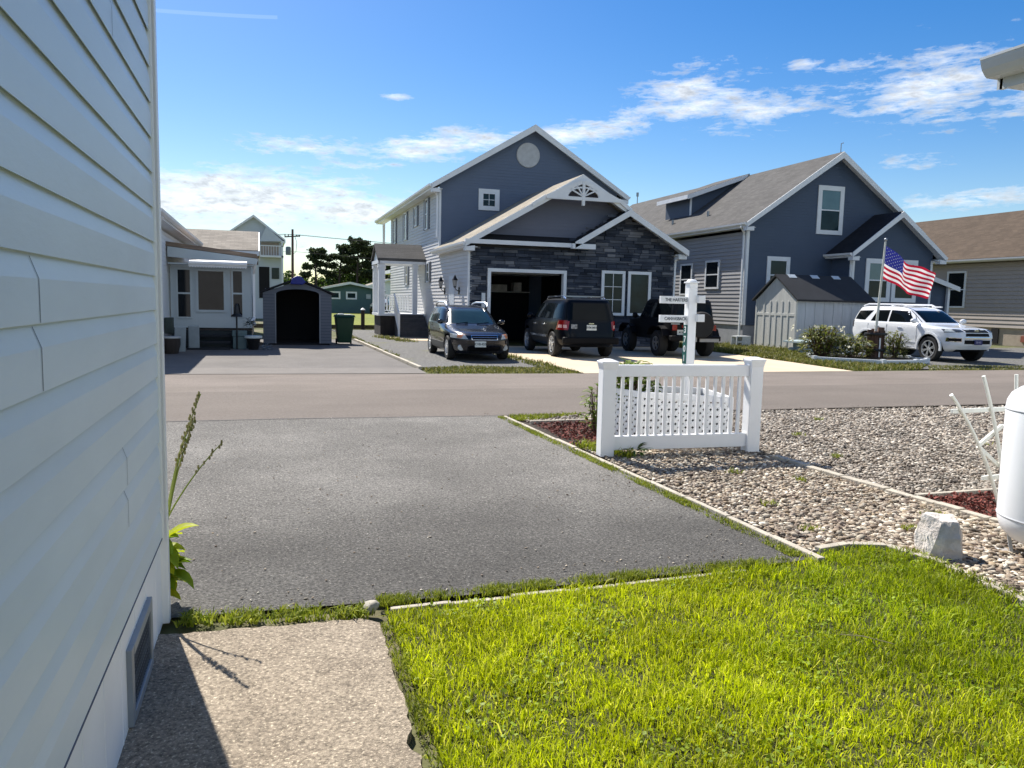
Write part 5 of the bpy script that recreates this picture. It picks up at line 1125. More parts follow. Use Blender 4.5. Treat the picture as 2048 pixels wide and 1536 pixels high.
# ------------------------------------------------------------------ white fence panel
t = thing('picket_fence', 'short white vinyl picket fence panel between two capped posts on the gravel', 'fence', (4.3, 7.42, 0))
fp0, fp1 = Vector((3.42, 7.47, 0)), Vector((5.15, 7.39, 0)); fd = (fp1-fp0).normalized(); fn = Vector((fd.y, -fd.x, 0))
def FM(u, n_, z): p = fp0+fd*u+fn*n_; return frame_mtx((p.x, p.y, z), fd, (0, 0, 1))
FL = (fp1-fp0).length
for u, zt in ((0, .985), (FL, 1.01)):
    q = MB(); q.obox(FM(u, 0, zt/2), .15, zt, .14); po = q.build('post', VINYL, t, bevel=.006)
    q = MB(); q.obox(FM(u, 0, zt+.010), .185, .022, .175)
    M_ = FM(u, 0, 0); a = .09
    q.add([M_ @ Vector(v) for v in ((-a, zt+.021, -a), (a, zt+.021, -a), (a, zt+.021, a), (-a, zt+.021, a), (-.03, zt+.045, -.03), (.03, zt+.045, -.03), (.03, zt+.045, .03), (-.03, zt+.045, .03))], [(0, 1, 5, 4), (1, 2, 6, 5), (2, 3, 7, 6), (3, 0, 4, 7), (4, 5, 6, 7)])
    q.add([M_ @ Vector(v) for v in ((-.076, zt-.06, -.072), (.076, zt-.06, -.072), (.076, zt-.06, .072), (-.076, zt-.06, .072), (-.088, zt, -.083), (.088, zt, -.083), (.088, zt, .083), (-.088, zt, .083))], [(0, 1, 5, 4), (1, 2, 6, 5), (2, 3, 7, 6), (3, 0, 4, 7)])
    q.build('post_cap', VINYL, po, bevel=.003)
q = MB(); q.obox(FM(FL/2, 0, .905), FL-.15, .125, .06); q.build('top_rail', VINYL, t, bevel=.006)
q = MB(); q.obox(FM(FL/2, 0, .135), FL-.15, .15, .06); q.build('bottom_rail', VINYL, t, bevel=.006)
npk = 15
for i in range(npk):
    u = .075+(FL-.15)*(i+1)/(npk+1)
    q = MB(); q.obox(FM(u, 0, .53), .034, .64, .030); q.build('picket', VINYL, t, bevel=.003)

# ------------------------------------------------------------------ lattice planter with plants, and the signpost in it
t = thing('lattice_planter', 'white lattice sided planter box behind the picket fence', 'planter', (4.5, 8.3, 0))
pl = [Vector((4.10, 8.02, 0)), Vector((5.17, 7.84, 0)), Vector((5.35, 8.75, 0)), Vector((4.0, 8.92, 0)), Vector((3.86, 8.5, 0))]
def lattice(a, b, z0, z1, parent):
    d = (b-a); ln = d.length; d.normalize(); nrm = Vector((d.y, -d.x, 0)); h = z1-z0; q = MB(); step = .084; w = .035
    for s_, off in ((1, .004), (-1, -.004)):
        k = -h
        while k < ln+h:
            u0, v0, u1, v1 = (k, 0, k+h, h) if s_ == 1 else (k, h, k+h, 0)
            # clip to the panel
            if u0 < 0: v0 += (0-u0)*(v1-v0)/(u1-u0); u0 = 0
            if u1 > ln: v1 -= (u1-ln)*(v1-v0)/(u1-u0); u1 = ln
            if u1-u0 > .02: q.bar(a+d*u0+nrm*off+Vector((0, 0, z0+v0)), a+d*u1+nrm*off+Vector((0, 0, z0+v1)), w if False else .008, w, d.cross(Vector((0, 0, 1))).cross(Vector((u1-u0, 0, 0))) if False else (Vector((0, 0, 1))*(u1-u0)-d*(v1-v0)))
            k += step
    q.build('lattice_panel', WHITE, parent)
tops = [.60, .545, .545, .60, .61]
for i in range(5):
    a, b = pl[i], pl[(i+1) % 5]; lattice(a, b, .03, .53, t)
    q = MB(); q.bar(a+Vector((0, 0, tops[i]-.025)), b+Vector((0, 0, tops[(i+1) % 5]-.025)), .035, .07); q.build('top_trim', WHITE, t)
    q = MB(); q.bar(a+Vector((0, 0, 0)), a+Vector((0, 0, tops[i]+.002)), .045, .045, (1, 0, 0)); q.build('corner_strip', WHITE, t)
q = MB(); cxy = Vector((4.55, 8.42, 0))
for i in range(5):
    a, b = pl[i]*.93+cxy*.07, pl[(i+1) % 5]*.93+cxy*.07; q.add([a, b, b+Vector((0, 0, .46)), a+Vector((0, 0, .46))], [(0, 1, 2, 3)])
q.build('liner', mat('dark_liner', (.05, .05, .048), rough=.9), t)
q = MB(); q.add([(v.x*.97+4.5*.03, v.y*.97+8.4*.03, .47) for v in pl], [(0, 1, 2, 3, 4)]); q.build('soil', DIRT, t)
HOSTA = leafmat('planter_leaves', [(.08, .14, .02), (.16, .22, .03), (.24, .30, .06), (.10, .17, .02)], trans=.45)
def blade_leaf(mb_list, base, dirv, ln, w, droop, nseg=5, fold=.12):
    """one pointed leaf curving over; returns verts/faces"""
    d = Vector((dirv[0], dirv[1], 0)); d = d.normalized() if d.length > 1e-6 else Vector((1, 0, 0)); s_ = Vector((-d.y, d.x, 0)); el_ = dirv[2]; V = []; p = Vector(base); a = el_
    for i in range(nseg+1):
        t_ = i/nseg; ww = w*math.sin(math.pi*min(1, .12+.88*t_))**.8*(1 if i < nseg else 0)+.001
        V += [tuple(p-s_*ww/2+Vector((0, 0, ww*fold))), tuple(p), tuple(p+s_*ww/2+Vector((0, 0, ww*fold)))]
        p = p+(d*math.cos(a)+Vector((0, 0, 1))*math.sin(a))*(ln/nseg); a -= droop/nseg
    F_ = []
    for i in range(nseg):
        for j in range(2): F_.append((i*3+j, i*3+j+1, (i+1)*3+j+1, (i+1)*3+j))
    mb_list.append((np.array(V), [np.array(F_)]))
def leaf_plant(name, label, cat, base, n, ln, w, h, spread, m, seed, group=None, upright=.9, stems=True, stemm=None):
    g = random.Random(seed); t = thing(name, label, cat, base, 0, group); L_ = []
    for i in range(n):
        a = g.random()*6.2832; r = spread*g.random()**.5; hh = h*g.random()**.7*(1-.4*(r/spread)**2)
        blade_leaf(L_, (base[0]+r*math.cos(a), base[1]+r*math.sin(a), base[2]+hh), (math.cos(a+g.uniform(-.8, .8)), math.sin(a+g.uniform(-.8, .8)), g.uniform(.1, upright)), ln*g.uniform(.6, 1.25), w*g.uniform(.7, 1.2), g.uniform(.6, 1.8))
    V, F_ = merge(L_); np_mesh('foliage', V, F_, m, t, smooth=True)
    if stems:
        q = MB()
        for i in range(max(6, n//12)):
            a = g.random()*6.2832; r = spread*.8*g.random()**.5
            q.tube([(base[0]+r*.3*math.cos(a), base[1]+r*.3*math.sin(a), base[2]-.02), (base[0]+r*math.cos(a), base[1]+r*math.sin(a), base[2]+h*g.uniform(.5, .95))], .006 if h < 1.0 else .012, 5)
        q.build('stem', stemm or WOODBR, t)
    return t
leaf_plant('leafy_plant', 'bushy yellow green plant growing out of the lattice planter', 'plant', (4.22, 8.5, .45), 210, .17, .07, .50, .26, HOSTA, 3)
leaf_plant('leafy_plant', 'low green leaves at the left rear corner of the lattice planter', 'plant', (3.93, 8.85, .02), 120, .16, .05, .62, .14, HOSTA, 4)
leaf_plant('weed', 'single bright weed in the red mulch beside the fence post', 'plant', (3.62, 7.98, 0), 14, .14, .035, .06, .03, GRASSDK, 5, stems=False)
leaf_plant('weed', 'dark weed growing against the bottom of the left fence post', 'plant', (3.72, 7.36, 0), 26, .14, .035, .10, .09, leafmat('dark_weed', [(.03, .07, .012), (.06, .11, .02)], .35), 6, stems=False)

t = thing('signpost', 'white square signpost with two lettered boards and a green house number', 'sign', (4.80, 8.22, 0))
px0, px1, py0, py1 = 4.743, 4.850, 8.150, 8.257
q = MB(); q.box(px0, px1, py0, py1, 0, 1.865); po = q.build('post', VINYL, t, bevel=.006)
q = MB(); cx_, cy_ = (px0+px1)/2, (py0+py1)/2
q.box(cx_-.066, cx_+.066, cy_-.066, cy_+.066, 1.865, 1.882); q.lathe([(.062, 1.882), (.058, 1.895), (.04, 1.908), (.0, 1.914)], (cx_, cy_, 0), 20); q.build('post_cap', VINYL, po, bevel=.003)
for (zc, txt) in ((1.665, 'THE HARTERS'), (1.445, 'CANVASBACK')):
    q = MB(); q.box(4.395, px0+.002, 8.185, 8.23, zc-.042, zc+.042); bo = q.build('sign_board', WHITE, t, bevel=.003)
    ts = text_mesh('lettering', txt, .054, frame_mtx((4.445, 8.183, zc), (1, 0, 0), (0, 0, 1)), mat('sign_ink', (.02, .035, .05), rough=.6), bo, align='LEFT', bold=.0004, space=.95)
    xs_ = [v.co.x for v in ts.data.vertices]; k_ = (px0-.006-4.445)/(max(xs_)-min(xs_)); x0_ = min(xs_)
    for v in ts.data.vertices: v.co.x = x0_+(v.co.x-x0_)*k_
    q = MB(); q.box(4.835, 4.925, py0-.06, py0+.0, zc-.030, zc+.058); q.build('board_end', WHITE, t, bevel=.003)
q = MB(); q.box(px0-.006, px0-.001, 8.160, 8.245, .92, 1.375); npq = q.build('number_plaque', mat('green_plaque', (.012, .10, .085), rough=.5), t)
for i, dgt in enumerate('3701'):
    text_mesh('numeral', dgt, .105, frame_mtx((px0-.008, 8.202, 1.315-i*.112), (0, -1, 0), (0, 0, 1)), WHITE, npq, bold=.002)

# ------------------------------------------------------------------ rock, propane tank, trellis
g = np.random.default_rng(12); v, f = ico2(); 
def rock_mesh():
    from mathutils import noise
    b = bmesh.new(); U_ = Vector((.675, -.737, 0)); W_ = Vector((-.737, -.675, 0)); O_ = Vector((4.225, 3.93, 0))
    for (u, w, z) in ((-.125, 0, .295), (-.10, -.11, .285), (.09, -.13, .285), (.128, .0, .255), (.015, .06, .262), (-.168, .0, .16), (-.015, .135, .14), (.15, .085, .15), (.165, -.1, .15), (-.145, -.13, .15), (-.17, .03, .09), (-.13, .07, -.02), (-.065, .155, -.02), (.17, .12, -.02), (.175, -.12, -.02), (-.155, -.13, -.02)):
        b.verts.new(O_+U_*u*.84+W_*w*.84+Vector((0, 0, z*.90)))
    bmesh.ops.convex_hull(b, input=b.verts[:])
    for v_ in [v_ for v_ in b.verts if not v_.link_faces]: b.verts.remove(v_)
    bmesh.ops.triangulate(b, faces=b.faces[:])
    for k in range(3): bmesh.ops.subdivide_edges(b, edges=b.edges[:], cuts=1, use_grid_fill=True)
    b.normal_update()
    for v_ in b.verts: v_.co += v_.normal*(.006*noise.noise(v_.co*11)+.006*noise.noise(v_.co*27)+.004*noise.noise(v_.co*60))
    me = bpy.data.meshes.new('garden_rock'); b.to_mesh(me); b.free(); me.polygons.foreach_set('use_smooth', [True]*len(me.polygons)); me.set_sharp_from_angle(angle=R(22)); return me
tag(link_mesh('garden_rock', rock_mesh(), mat('pale_limestone', (.60, .53, .47), rough=.85, var=.14, vs=9, bump=.5, bs=60, col2=(.74, .68, .62), c2s=7)), 'pale angular limestone rock standing at the lawn edge', 'rock')

t = thing('gas_tank', 'white upright propane tank with domed ends at the right edge', 'tank', (4.97, 3.66, 0))
TANKM = mat('white_tank_enamel', (.80, .81, .83), rough=.28, var=.04, vs=2, spec=.5)
prof = [(0, .05), (.12, .055), (.22, .075), (.30, .115), (.35, .165), (.372, .22), (.378, .26), (.378, .98), (.372, 1.03), (.35, 1.075), (.30, 1.115), (.22, 1.145), (.10, 1.165), (0, 1.168)]
q = MB(); q.lathe(prof, (4.97, 3.66, 0), 64); q.build('shell', TANKM, t, smooth=True, sharp=60)
q = MB(); q.lathe([(.380, .966), (.3825, .972), (.380, .978)], (4.97, 3.66, 0), 64); q.lathe([(.380, .262), (.3825, .268), (.380, .274)], (4.97, 3.66, 0), 64); q.build('weld_ring', mat('weld_grey', (.48, .49, .51), rough=.5), t, smooth=True)
q = MB(); a = math.atan2(-.93, -.36)+.0; aa = math.pi+.30
q.bar((4.97+.379*math.cos(aa), 3.66+.379*math.sin(aa), .27), (4.97+.379*math.cos(aa), 3.66+.379*math.sin(aa), .97), .007, .004, (math.cos(aa), math.sin(aa), 0)); q.build('weld_seam', mat('weld_blue_grey', (.36, .38, .46), rough=.5), t)
q = MB(); q.lathe([(.20, 1.12), (.21, 1.30), (.19, 1.33), (.05, 1.345), (0, 1.346)], (4.97, 3.66, 0), 32); q.build('valve_hood', TANKM, t, smooth=True)
for k in range(4): q = MB(); a = .8+k*1.571; q.bar((4.97+.27*math.cos(a), 3.66+.27*math.sin(a), -.01), (4.97+.30*math.cos(a), 3.66+.30*math.sin(a), .13), .05, .02, (math.cos(a), math.sin(a), 0)); q.build('leg', GALV, t)
q = MB(); q.box(4.57, 5.37, 3.26, 4.06, -.03, .0); tag(q.build('concrete_pad', mat('pad_concrete', (.33, .31, .29), rough=.9, var=.1), None), 'square concrete pad under the propane tank', 'paving slab')

t = thing('fan_trellis', 'white plastic fan trellis with splayed bars standing in the red mulch', 'trellis', (5.6, 4.62, 0))
TRW = mat('white_plastic_bar', (.70, .70, .64), rough=.45, var=.05)
bx, by = 5.60, 4.58
rods = [((5.56, by, -.05), (5.40, by, .38), (5.18, by, .72), (4.935, by, .975)), ((5.59, by, -.05), (5.53, by, .35), (5.42, by, .7), (5.235, by, 1.115)), ((5.62, by, -.05), (5.62, by, .4), (5.60, by, .8), (5.565, by, 1.125)), ((5.65, by, -.05), (5.72, by, .35), (5.84, by, .7), (6.02, by, 1.115)), ((5.68, by, -.05), (5.84, by, .38), (6.06, by, .72), (6.31, by, .975))]
for rd in rods:
    q = MB(); pts = []
    P_ = [Vector(p) for p in rd]
    for i in range(13):
        s_ = i/12; a_, b_, c_, d_ = P_; pts.append(a_*(1-s_)**3+b_*3*s_*(1-s_)**2+c_*3*s_*s_*(1-s_)+d_*s_**3)
    q.tube(pts, .0135, 10); q.build('rod', TRW, t, smooth=True, sharp=50)
for (z_, xa, xb) in ((.85, 4.97, 6.27), (.315, 5.33, 5.92)):
    q = MB(); q.bar((xa, by+.02, z_-.005), (xb, by+.02, z_+.012), .022, .034); q.build('cross_bar', TRW, t, bevel=.003)
q = MB(); zz = [(5.27, .565), (5.50, .72), (5.60, .66), (5.72, .72), (5.95, .565), (5.72, .40), (5.60, .46), (5.50, .40), (5.27, .565)]
for a_, b_ in zip(zz[:-1], zz[1:]): q.bar((a_[0], by+.03, a_[1]), (b_[0], by+.03, b_[1]), .03, .022, (0, 1, 0))
q.build('diamond_bar', TRW, t, bevel=.002)

# ------------------------------------------------------------------ hosta at the house corner
g = random.Random(3); t = thing('hosta_plant', 'yellow green hosta with tall seed stalks behind the near house corner', 'plant', (-.55, 4.25, 0)); L_ = []
HL = leafmat('hosta_leaves', [(.30, .36, .01), (.42, .45, .015), (.20, .30, .012), (.12, .20, .012)], trans=.5)
for i in range(34):
    a = g.uniform(-1.9, 1.3); blade_leaf(L_, (-.58+.06*g.random(), 4.22+.06*g.random(), .05+.28*g.random()), (math.cos(a), math.sin(a)*.8, g.uniform(.2, 1.0)), g.uniform(.13, .22), g.uniform(.07, .11), g.uniform(.8, 1.8), 6, .25)
V, F_ = merge(L_); np_mesh('foliage', V, F_, HL, t, smooth=True)
STK = mat('green_stalk', (.22, .27, .05), rough=.6, trans=.3); SEED = mat('seed_head', (.20, .18, .07), rough=.7, var=.4, vs=40)
for (p0, p1, p2, nb) in (((-.50, 4.2, .3), (-.47, 4.2, .72), (-.315, 4.2, 1.105), 26), ((-.51, 4.22, .3), (-.455, 4.2, .70), (-.345, 4.2, .98), 16), ((-.52, 4.2, .4), (-.40, 4.2, .66), (-.215, 4.2, .855), 9), ((-.51, 4.2, .3), (-.47, 4.21, .7), (-.37, 4.21, .96), 12)):
    a_, b_, c_ = Vector(p0), Vector(p1), Vector(p2); pts = [a_*(1-s)**2+b_*2*s*(1-s)+c_*s*s for s in np.linspace(0, 1, 12)]
    q = MB(); q.tube(pts, [.006-.0035*i/11 for i in range(12)], 6); st = q.build('flower_stalk', STK, t, smooth=True)
    V_, f_ = ico(); q = MB()
    for k in range(nb):
        s = 1-.42*(k/nb)**1.2; p = a_*(1-s)**2+b_*2*s*(1-s)+c_*s*s; an = g.random()*6.28; off = Vector((math.cos(an), math.sin(an), .3))*.010
        q.add([tuple(p+off+Vector((v_[0]*.006, v_[1]*.006, v_[2]*.013))) for v_ in V_], [tuple(x) for x in f_])
    q.build('seed_pods', SEED, st, smooth=True)

# ------------------------------------------------------------------ resin shed, bin
t = thing('resin_shed', 'grey plastic garden shed standing open with a dark arched doorway', 'shed', (1.04, 27.2, 0))
RES = mat('grey_resin_boards', (.125, .138, .168), rough=.7, var=.06, vs=1.5)
q = MB()
yf = 27.2
q.box(-.07, .34, yf, yf+.06, .06, 1.74); q.box(1.75, 2.15, yf, yf+.06, .06, 1.70)
arch = [(.34, 1.70)]+[(1.045-.705*math.cos(a), 1.70+.17*math.sin(a)) for a in np.linspace(0, math.pi, 14)]+[(1.75, 1.70)]
top = [(1.75, 1.95), (1.045, 2.14), (.34, 1.95)]
for i in range(len(arch)-1):
    a_, b_ = arch[i], arch[i+1]
    if b_[0]-a_[0] < .002: continue
    f_ = lambda x: 2.14-abs(x-1.045)*.36
    q.prism([a_, b_, (b_[0], f_(b_[0])), (a_[0], f_(a_[0]))], 'y', yf, yf+.06)
q.prism([(-.07, 1.74), (.34, 1.74), (.34, 1.89), (-.07, 1.74)][:3], 'y', yf, yf+.06); q.prism([(1.75, 1.70), (2.15, 1.70), (1.75, 1.885)], 'y', yf, yf+.06)
q.box(-.07, 0, yf+.06, 29.6, .05, 1.74); q.box(2.08, 2.15, yf+.06, 29.6, .05, 1.72); q.box(0, 2.08, 29.5, 29.6, .05, 1.9); q.build('wall', RES, t)
GRV_M = mat('groove_grey', (.06, .066, .082), rough=.8)
for (ga, gb_) in ((-.071, .30), (1.79, 2.151)):
    q = MB()
    for z_ in np.arange(.16, 1.74, .10): q.box(ga, gb_, yf-.004, yf-.0005, z_, z_+.012)
    q.build('board_groove', GRV_M, t)
q = MB(); q.box(.31, .345, yf-.02, yf+.08, .06, 1.72); q.box(1.745, 1.78, yf-.02, yf+.08, .06, 1.72); q.build('door_trim', mat('pale_resin', (.22, .235, .26), rough=.6), t)
q = MB(); q.prism([(-.16, 1.72), (1.04, 2.19), (2.26, 1.70), (2.26, 1.75), (1.04, 2.25), (-.16, 1.78)], 'y', yf-.12, 29.7); q.build('roof', ROOFDK, t)
q = MB(); q.box(0, 2.08, yf+.08, 29.5, .0, .06); q.box(.02, .04, yf+.1, 29.4, .06, 1.74); q.box(2.04, 2.06, yf+.1, 29.4, .06, 1.7); q.box(.04, 2.04, 29.38, 29.4, .06, 1.9); q.build('interior', DARKIN, t)
q = MB(); q.prism([(.80, 2.03), (1.20, 2.02), (1.30, 2.10), (1.16, 2.28), (1.02, 2.31), (.88, 2.24)], 'y', yf-.26, yf+.5); tag(q.build('blue_tarp', mat('blue_tarpaulin', (.01, .02, .20), rough=.5, var=.2, vs=6), None, bevel=.03), 'bundle of bright blue tarpaulin on the shed ridge', 'tarpaulin')
t = thing('wheelie_bin', 'dark green wheelie bin beside the open grey shed', 'bin', (2.62, 27.9, 0))
BINM = mat('green_bin_plastic', (.006, .040, .018), rough=.45, var=.1)
q = MB()
def frust(q, x0, x1, y0, y1, z0, X0, X1, Y0, Y1, z1): q.add([(x0, y0, z0), (x1, y0, z0), (x1, y1, z0), (x0, y1, z0), (X0, Y0, z1), (X1, Y0, z1), (X1, Y1, z1), (X0, Y1, z1)], [(3, 2, 1, 0), (4, 5, 6, 7), (0, 1, 5, 4), (1, 2, 6, 5), (2, 3, 7, 6), (3, 0, 4, 7)])
frust(q, 2.40, 2.86, 27.68, 28.15, .06, 2.32, 2.96, 27.55, 28.28, .95); q.build('body', BINM, t, bevel=.03)
q = MB(); frust(q, 2.29, 2.99, 27.50, 28.32, .95, 2.33, 2.95, 27.56, 28.28, 1.03); q.tube([(2.34, 28.36, .93), (2.94, 28.36, .93)], .02, 8); q.build('lid', BINM, t, bevel=.02)
for sx_ in (2.36, 2.86): q = MB(); q.lathe([(.0, sx_), (.10, sx_), (.10, sx_+.05), (0, sx_+.05)], (0, 28.15, .10), 20, 'x'); q.build('wheel', BLACK, t)
q = MB(); q.box(2.36, 2.86, 27.6, 28.1, 1.033, 1.05); q.box(2.42, 2.6, 27.62, 27.9, 1.05, 1.07); tag(q.build('paper_sack', mat('pale_sack', (.62, .64, .62), rough=.7, var=.1), None, bevel=.008), 'flattened pale sack lying on the green bin lid', 'sack')

# ------------------------------------------------------------------ bulkhead, posts beyond
q = MB()
for i in range(3): q.box(-1, 6.8, 42.0, 42.08, .0+i*.072, .068+i*.072)
tag(q.build('timber_bulkhead', WOODDK, None), 'low dark timber bulkhead edging the far lawn', 'bulkhead')
for (x, y, zt, m_, lb) in ((4.92, 41.85, 1.0, WOODDK, 'tall dark timber pile at the edge of the far lawn'), (5.60, 41.6, .70, WOODGREY, 'short timber pile with a white cap near the porch')):
    t = thing('mooring_post', lb, 'post', (x, y, 0), 0, 'timber piles by the far lawn'); q = MB(); q.tube([(x, y, -.05), (x, y, zt)], .10, 12); q.build('pile', m_, t, smooth=True)
    q = MB(); q.lathe([(.125, zt), (.125, zt+.04), (.0, zt+.13)], (x, y, 0), 12); q.build('cap', WHITE, t)
q = MB(); q.tube([(6.2, 40.5, 0), (6.1, 40.6, .9), (6.25, 40.7, 1.2), (6.5, 40.7, 1.2), (6.55, 40.6, .1)], .02, 6); q.tube([(6.3, 39.9, 0), (6.28, 40, .8), (6.5, 40, .8), (6.5, 39.9, 0)], .02, 6); tag(q.build('metal_rack', GREYMET, None), 'thin metal rack standing under the far porch corner', 'rack')
# far lawn blades are too small to see; the lawn is a sheet

# ------------------------------------------------------------------ utility pole and wires
t = thing('utility_pole', 'brown wooden utility pole with transformer and crossarm beyond the shed', 'utility pole', (2.9, 90, 0))
q = MB(); q.tube([(2.9, 90, 0), (2.95, 90, 9.0)], [.18, .12], 10); q.build('pole', mat('pole_wood', (.11, .06, .055), rough=.9, var=.2), t, smooth=True)
q = MB(); q.bar((2.1, 90, 8.15), (3.75, 90, 8.3), .12, .12)
for x in (2.15, 2.5, 3.35, 3.7): q.tube([(x, 90, 8.2), (x, 90, 8.45)], .05, 6)
q.build('crossarm', WOODDK, t)
q = MB(); q.lathe([(.0, 6.2), (.26, 6.2), (.28, 6.3), (.28, 7.0), (.2, 7.1), (0, 7.12)], (2.48, 90, 0), 14); q.build('transformer', mat('transformer_grey', (.16, .19, .20), rough=.5), t, smooth=True)
q = MB(); q.tube([(3.2, 90, 8.2), (3.4, 90, 7.6), (3.3, 90, 6.6), (3.0, 90, 6.3)], .025, 5); q.build('drop_cable', BLACK, t)
for k, (x, z0, x2, y2, z2, x3, y3, z3) in enumerate(((2.15, 8.45, -60, 100, 8.6, 70, 78, 8.2), (2.5, 8.45, -60, 101, 8.6, 70, 79, 8.2), (3.7, 8.45, -60, 102, 8.6, 70, 80, 8.2), (2.95, 6.6, -60, 100, 6.8, 70, 78, 6.3))):
    q = MB()
    for (ex, ey, ez) in ((x2, y2, z2), (x3, y3, z3)):
        pts = [Vector((x+(ex-x)*s, 90+(ey-90)*s, z0+(ez-z0)*s-1.1*4*s*(1-s))) for s in np.linspace(0, 1, 14)]; q.tube(pts, .016, 4, cap=False)
    tag(q.build('overhead_wire', mat('wire_black', (.03, .03, .035), rough=.6), None), 'thin overhead power wire slung from the distant utility pole', 'wire', 'overhead wires on the far pole')

# ------------------------------------------------------------------ trees
PINE = leafmat('pine_needles', [(.024, .038, .016), (.045, .065, .024), (.07, .09, .03), (.03, .045, .022)], trans=.3, rough=.7)
BROADL = leafmat('broadleaf', [(.028, .060, .012), (.055, .10, .018), (.09, .14, .02), (.035, .065, .016)], trans=.35, rough=.6)
BARK = mat('pine_bark', (.055, .04, .033), rough=.95, var=.3, vs=1.5)
def clumps(cs_, rs, per, size, seed):
    g = np.random.default_rng(seed); out = []
    for c, r in zip(cs_, rs):
        n = int(per*(r[0]*r[1]*r[2])**(1/3)*1.0)+8
        d = g.normal(size=(n, 3)); d /= np.linalg.norm(d, axis=1)[:, None]; rad = g.random((n, 1))**.45
        out.append(np.array(c)+d*rad*np.array(r))
    return leaves(np.vstack(out), size, seed+1, 0, 1.2)
def pine(x, y, h, crown, seed, label, lean=0):
    g = random.Random(seed); t = thing('pine_tree', label, 'tree', (x, y, 0), 0, 'tall pines beyond the houses')
    q = MB(); tp = [(x+lean*s*s+.15*math.sin(s*5+seed), y, h*.97*s) for s in np.linspace(0, 1, 9)]; q.tube(tp, [.30*(1-.8*s)+.04 for s in np.linspace(0, 1, 9)], 8)
    cs_, rs = [], []
    for (fz, side, wd) in crown:
        z_ = h*fz; tx = x+lean*fz*fz+.15*math.sin(fz*5+seed); bx_ = tx+side; by_ = y+g.uniform(-1.5, 1.5)
        q.tube([(tx, y, z_-.8-abs(side)*.15), ((tx+bx_)/2, (y+by_)/2, z_-.25), (bx_, by_, z_)], [.10, .07, .03], 5)
        for k in range(10):
            cs_.append((bx_+g.uniform(-1, 1)*wd*.75, by_+g.uniform(-1, 1)*wd*.6, z_+g.uniform(-.35, .45))); rs.append((wd*g.uniform(.3, .7), wd*.5, wd*g.uniform(.16, .38)))
    q.build('trunk', BARK, t, smooth=True)
    V, F_ = clumps(cs_, rs, 125, .42, seed); np_mesh('crown', V, F_, PINE, t)
    return t
pine(10.3, 170, 11.6, [(.55, -2.2, 1.1), (.60, 1.4, 1.0), (.70, -1.4, 1.2), (.74, .9, 1.3), (.83, -.6, 1.3), (.88, 1.0, 1.2), (.95, 0, 1.4), (.97, 1.2, .9)], 1, 'slender flat topped pine nearest the utility pole')
pine(15.2, 172, 12.8, [(.52, -1.6, 1.1), (.58, 1.8, 1.2), (.66, -1.9, 1.3), (.74, 1.2, 1.2), (.80, -1.0, 1.3), (.88, .8, 1.5), (.96, .4, 1.5), (.78, -2.6, .9)], 2, 'open crowned pine between the slender pine and the tallest', .8)
pine(18.9, 170, 14.2, [(.50, 1.8, 1.4), (.56, -1.7, 1.4), (.63, 2.6, 1.6), (.70, -1.6, 1.5), (.76, 2.2, 1.9), (.82, -1.0, 1.7), (.86, 1.9, 1.9), (.93, .2, 1.9), (.97, -.6, 1.5), (.72, 4.0, 1.4)], 3, 'tallest broad topped pine in the row beyond the teal house')
pine(22.6, 174, 12.4, [(.55, -1.2, 1.5), (.62, 1.6, 1.6), (.72, -1.4, 1.7), (.78, 1.8, 1.8), (.86, 0, 2.0), (.94, -.8, 1.6), (.95, 1.4, 1.5)], 4, 'dense pine just left of the porch roof')
pine(26.0, 172, 13.2, [(.52, -1.8, 1.6), (.6, 1.6, 1.6), (.7, -1.5, 1.8), (.8, 1.2, 1.9), (.88, -.5, 2.0), (.96, .3, 1.7)], 5, 'pine half hidden behind the porch roof')
g = random.Random(8)
wood = MB(); cs_, rs = [], []
for i in range(90):
    x = -8+g.random()*70; y = 176+g.random()*30; h = g.uniform(5.8, 8.4)+(2.2 if x > 18 else 0); wood.tube([(x, y, 0), (x, y, h*.7)], [.2, .1], 5)
    for k in range(9): cs_.append((x+g.uniform(-2, 2), y+g.uniform(-2, 2), h*g.uniform(.25, .95))); rs.append((g.uniform(.9, 1.6), 1.4, g.uniform(.7, 1.3)))
V, F_ = clumps(cs_, rs, 65, .62, 77)
tag(np_mesh('woodland', V, F_, BROADL), kind='stuff', label='green broadleaf wood behind the tall pines')
tag(wood.build('woodland_trunks', BARK, None), kind='stuff', label='trunks of the wood behind the pines')

# ------------------------------------------------------------------ flag, pole, flower bed
fpx, fpy = 18.55, 20.2
t = thing('flagpole', 'slim leaning white flagpole rising from a timber stump in the bed', 'flagpole', (fpx, fpy, 0))
q = MB(); q.tube([(fpx-.10, fpy, .1), (fpx+.01, fpy, 2.3), (fpx+.075, fpy, 3.74)], [.045, .036, .028], 10); q.build('pole', mat('pole_white', (.62, .63, .56), rough=.4), t, smooth=True)
V_, f_ = ico2(); q = MB(); q.add([(fpx+.08+v_[0]*.05, fpy+v_[1]*.05, 3.80+v_[2]*.06) for v_ in V_], [tuple(x) for x in f_]); q.build('finial', GREYMET, t, smooth=True)
t = thing('flag', 'American flag with stars and red and white stripes flying from the slim pole', 'flag', (fpx+.06, fpy, 3.6))
nu, nv = 60, 39; A, B_, C_, D_ = Vector((fpx+.09, fpy, 3.62)), Vector((fpx+1.78, fpy-.35, 2.80)), Vector((fpx+1.45, fpy-.40, 1.98)), Vector((fpx+.035, fpy, 2.62))
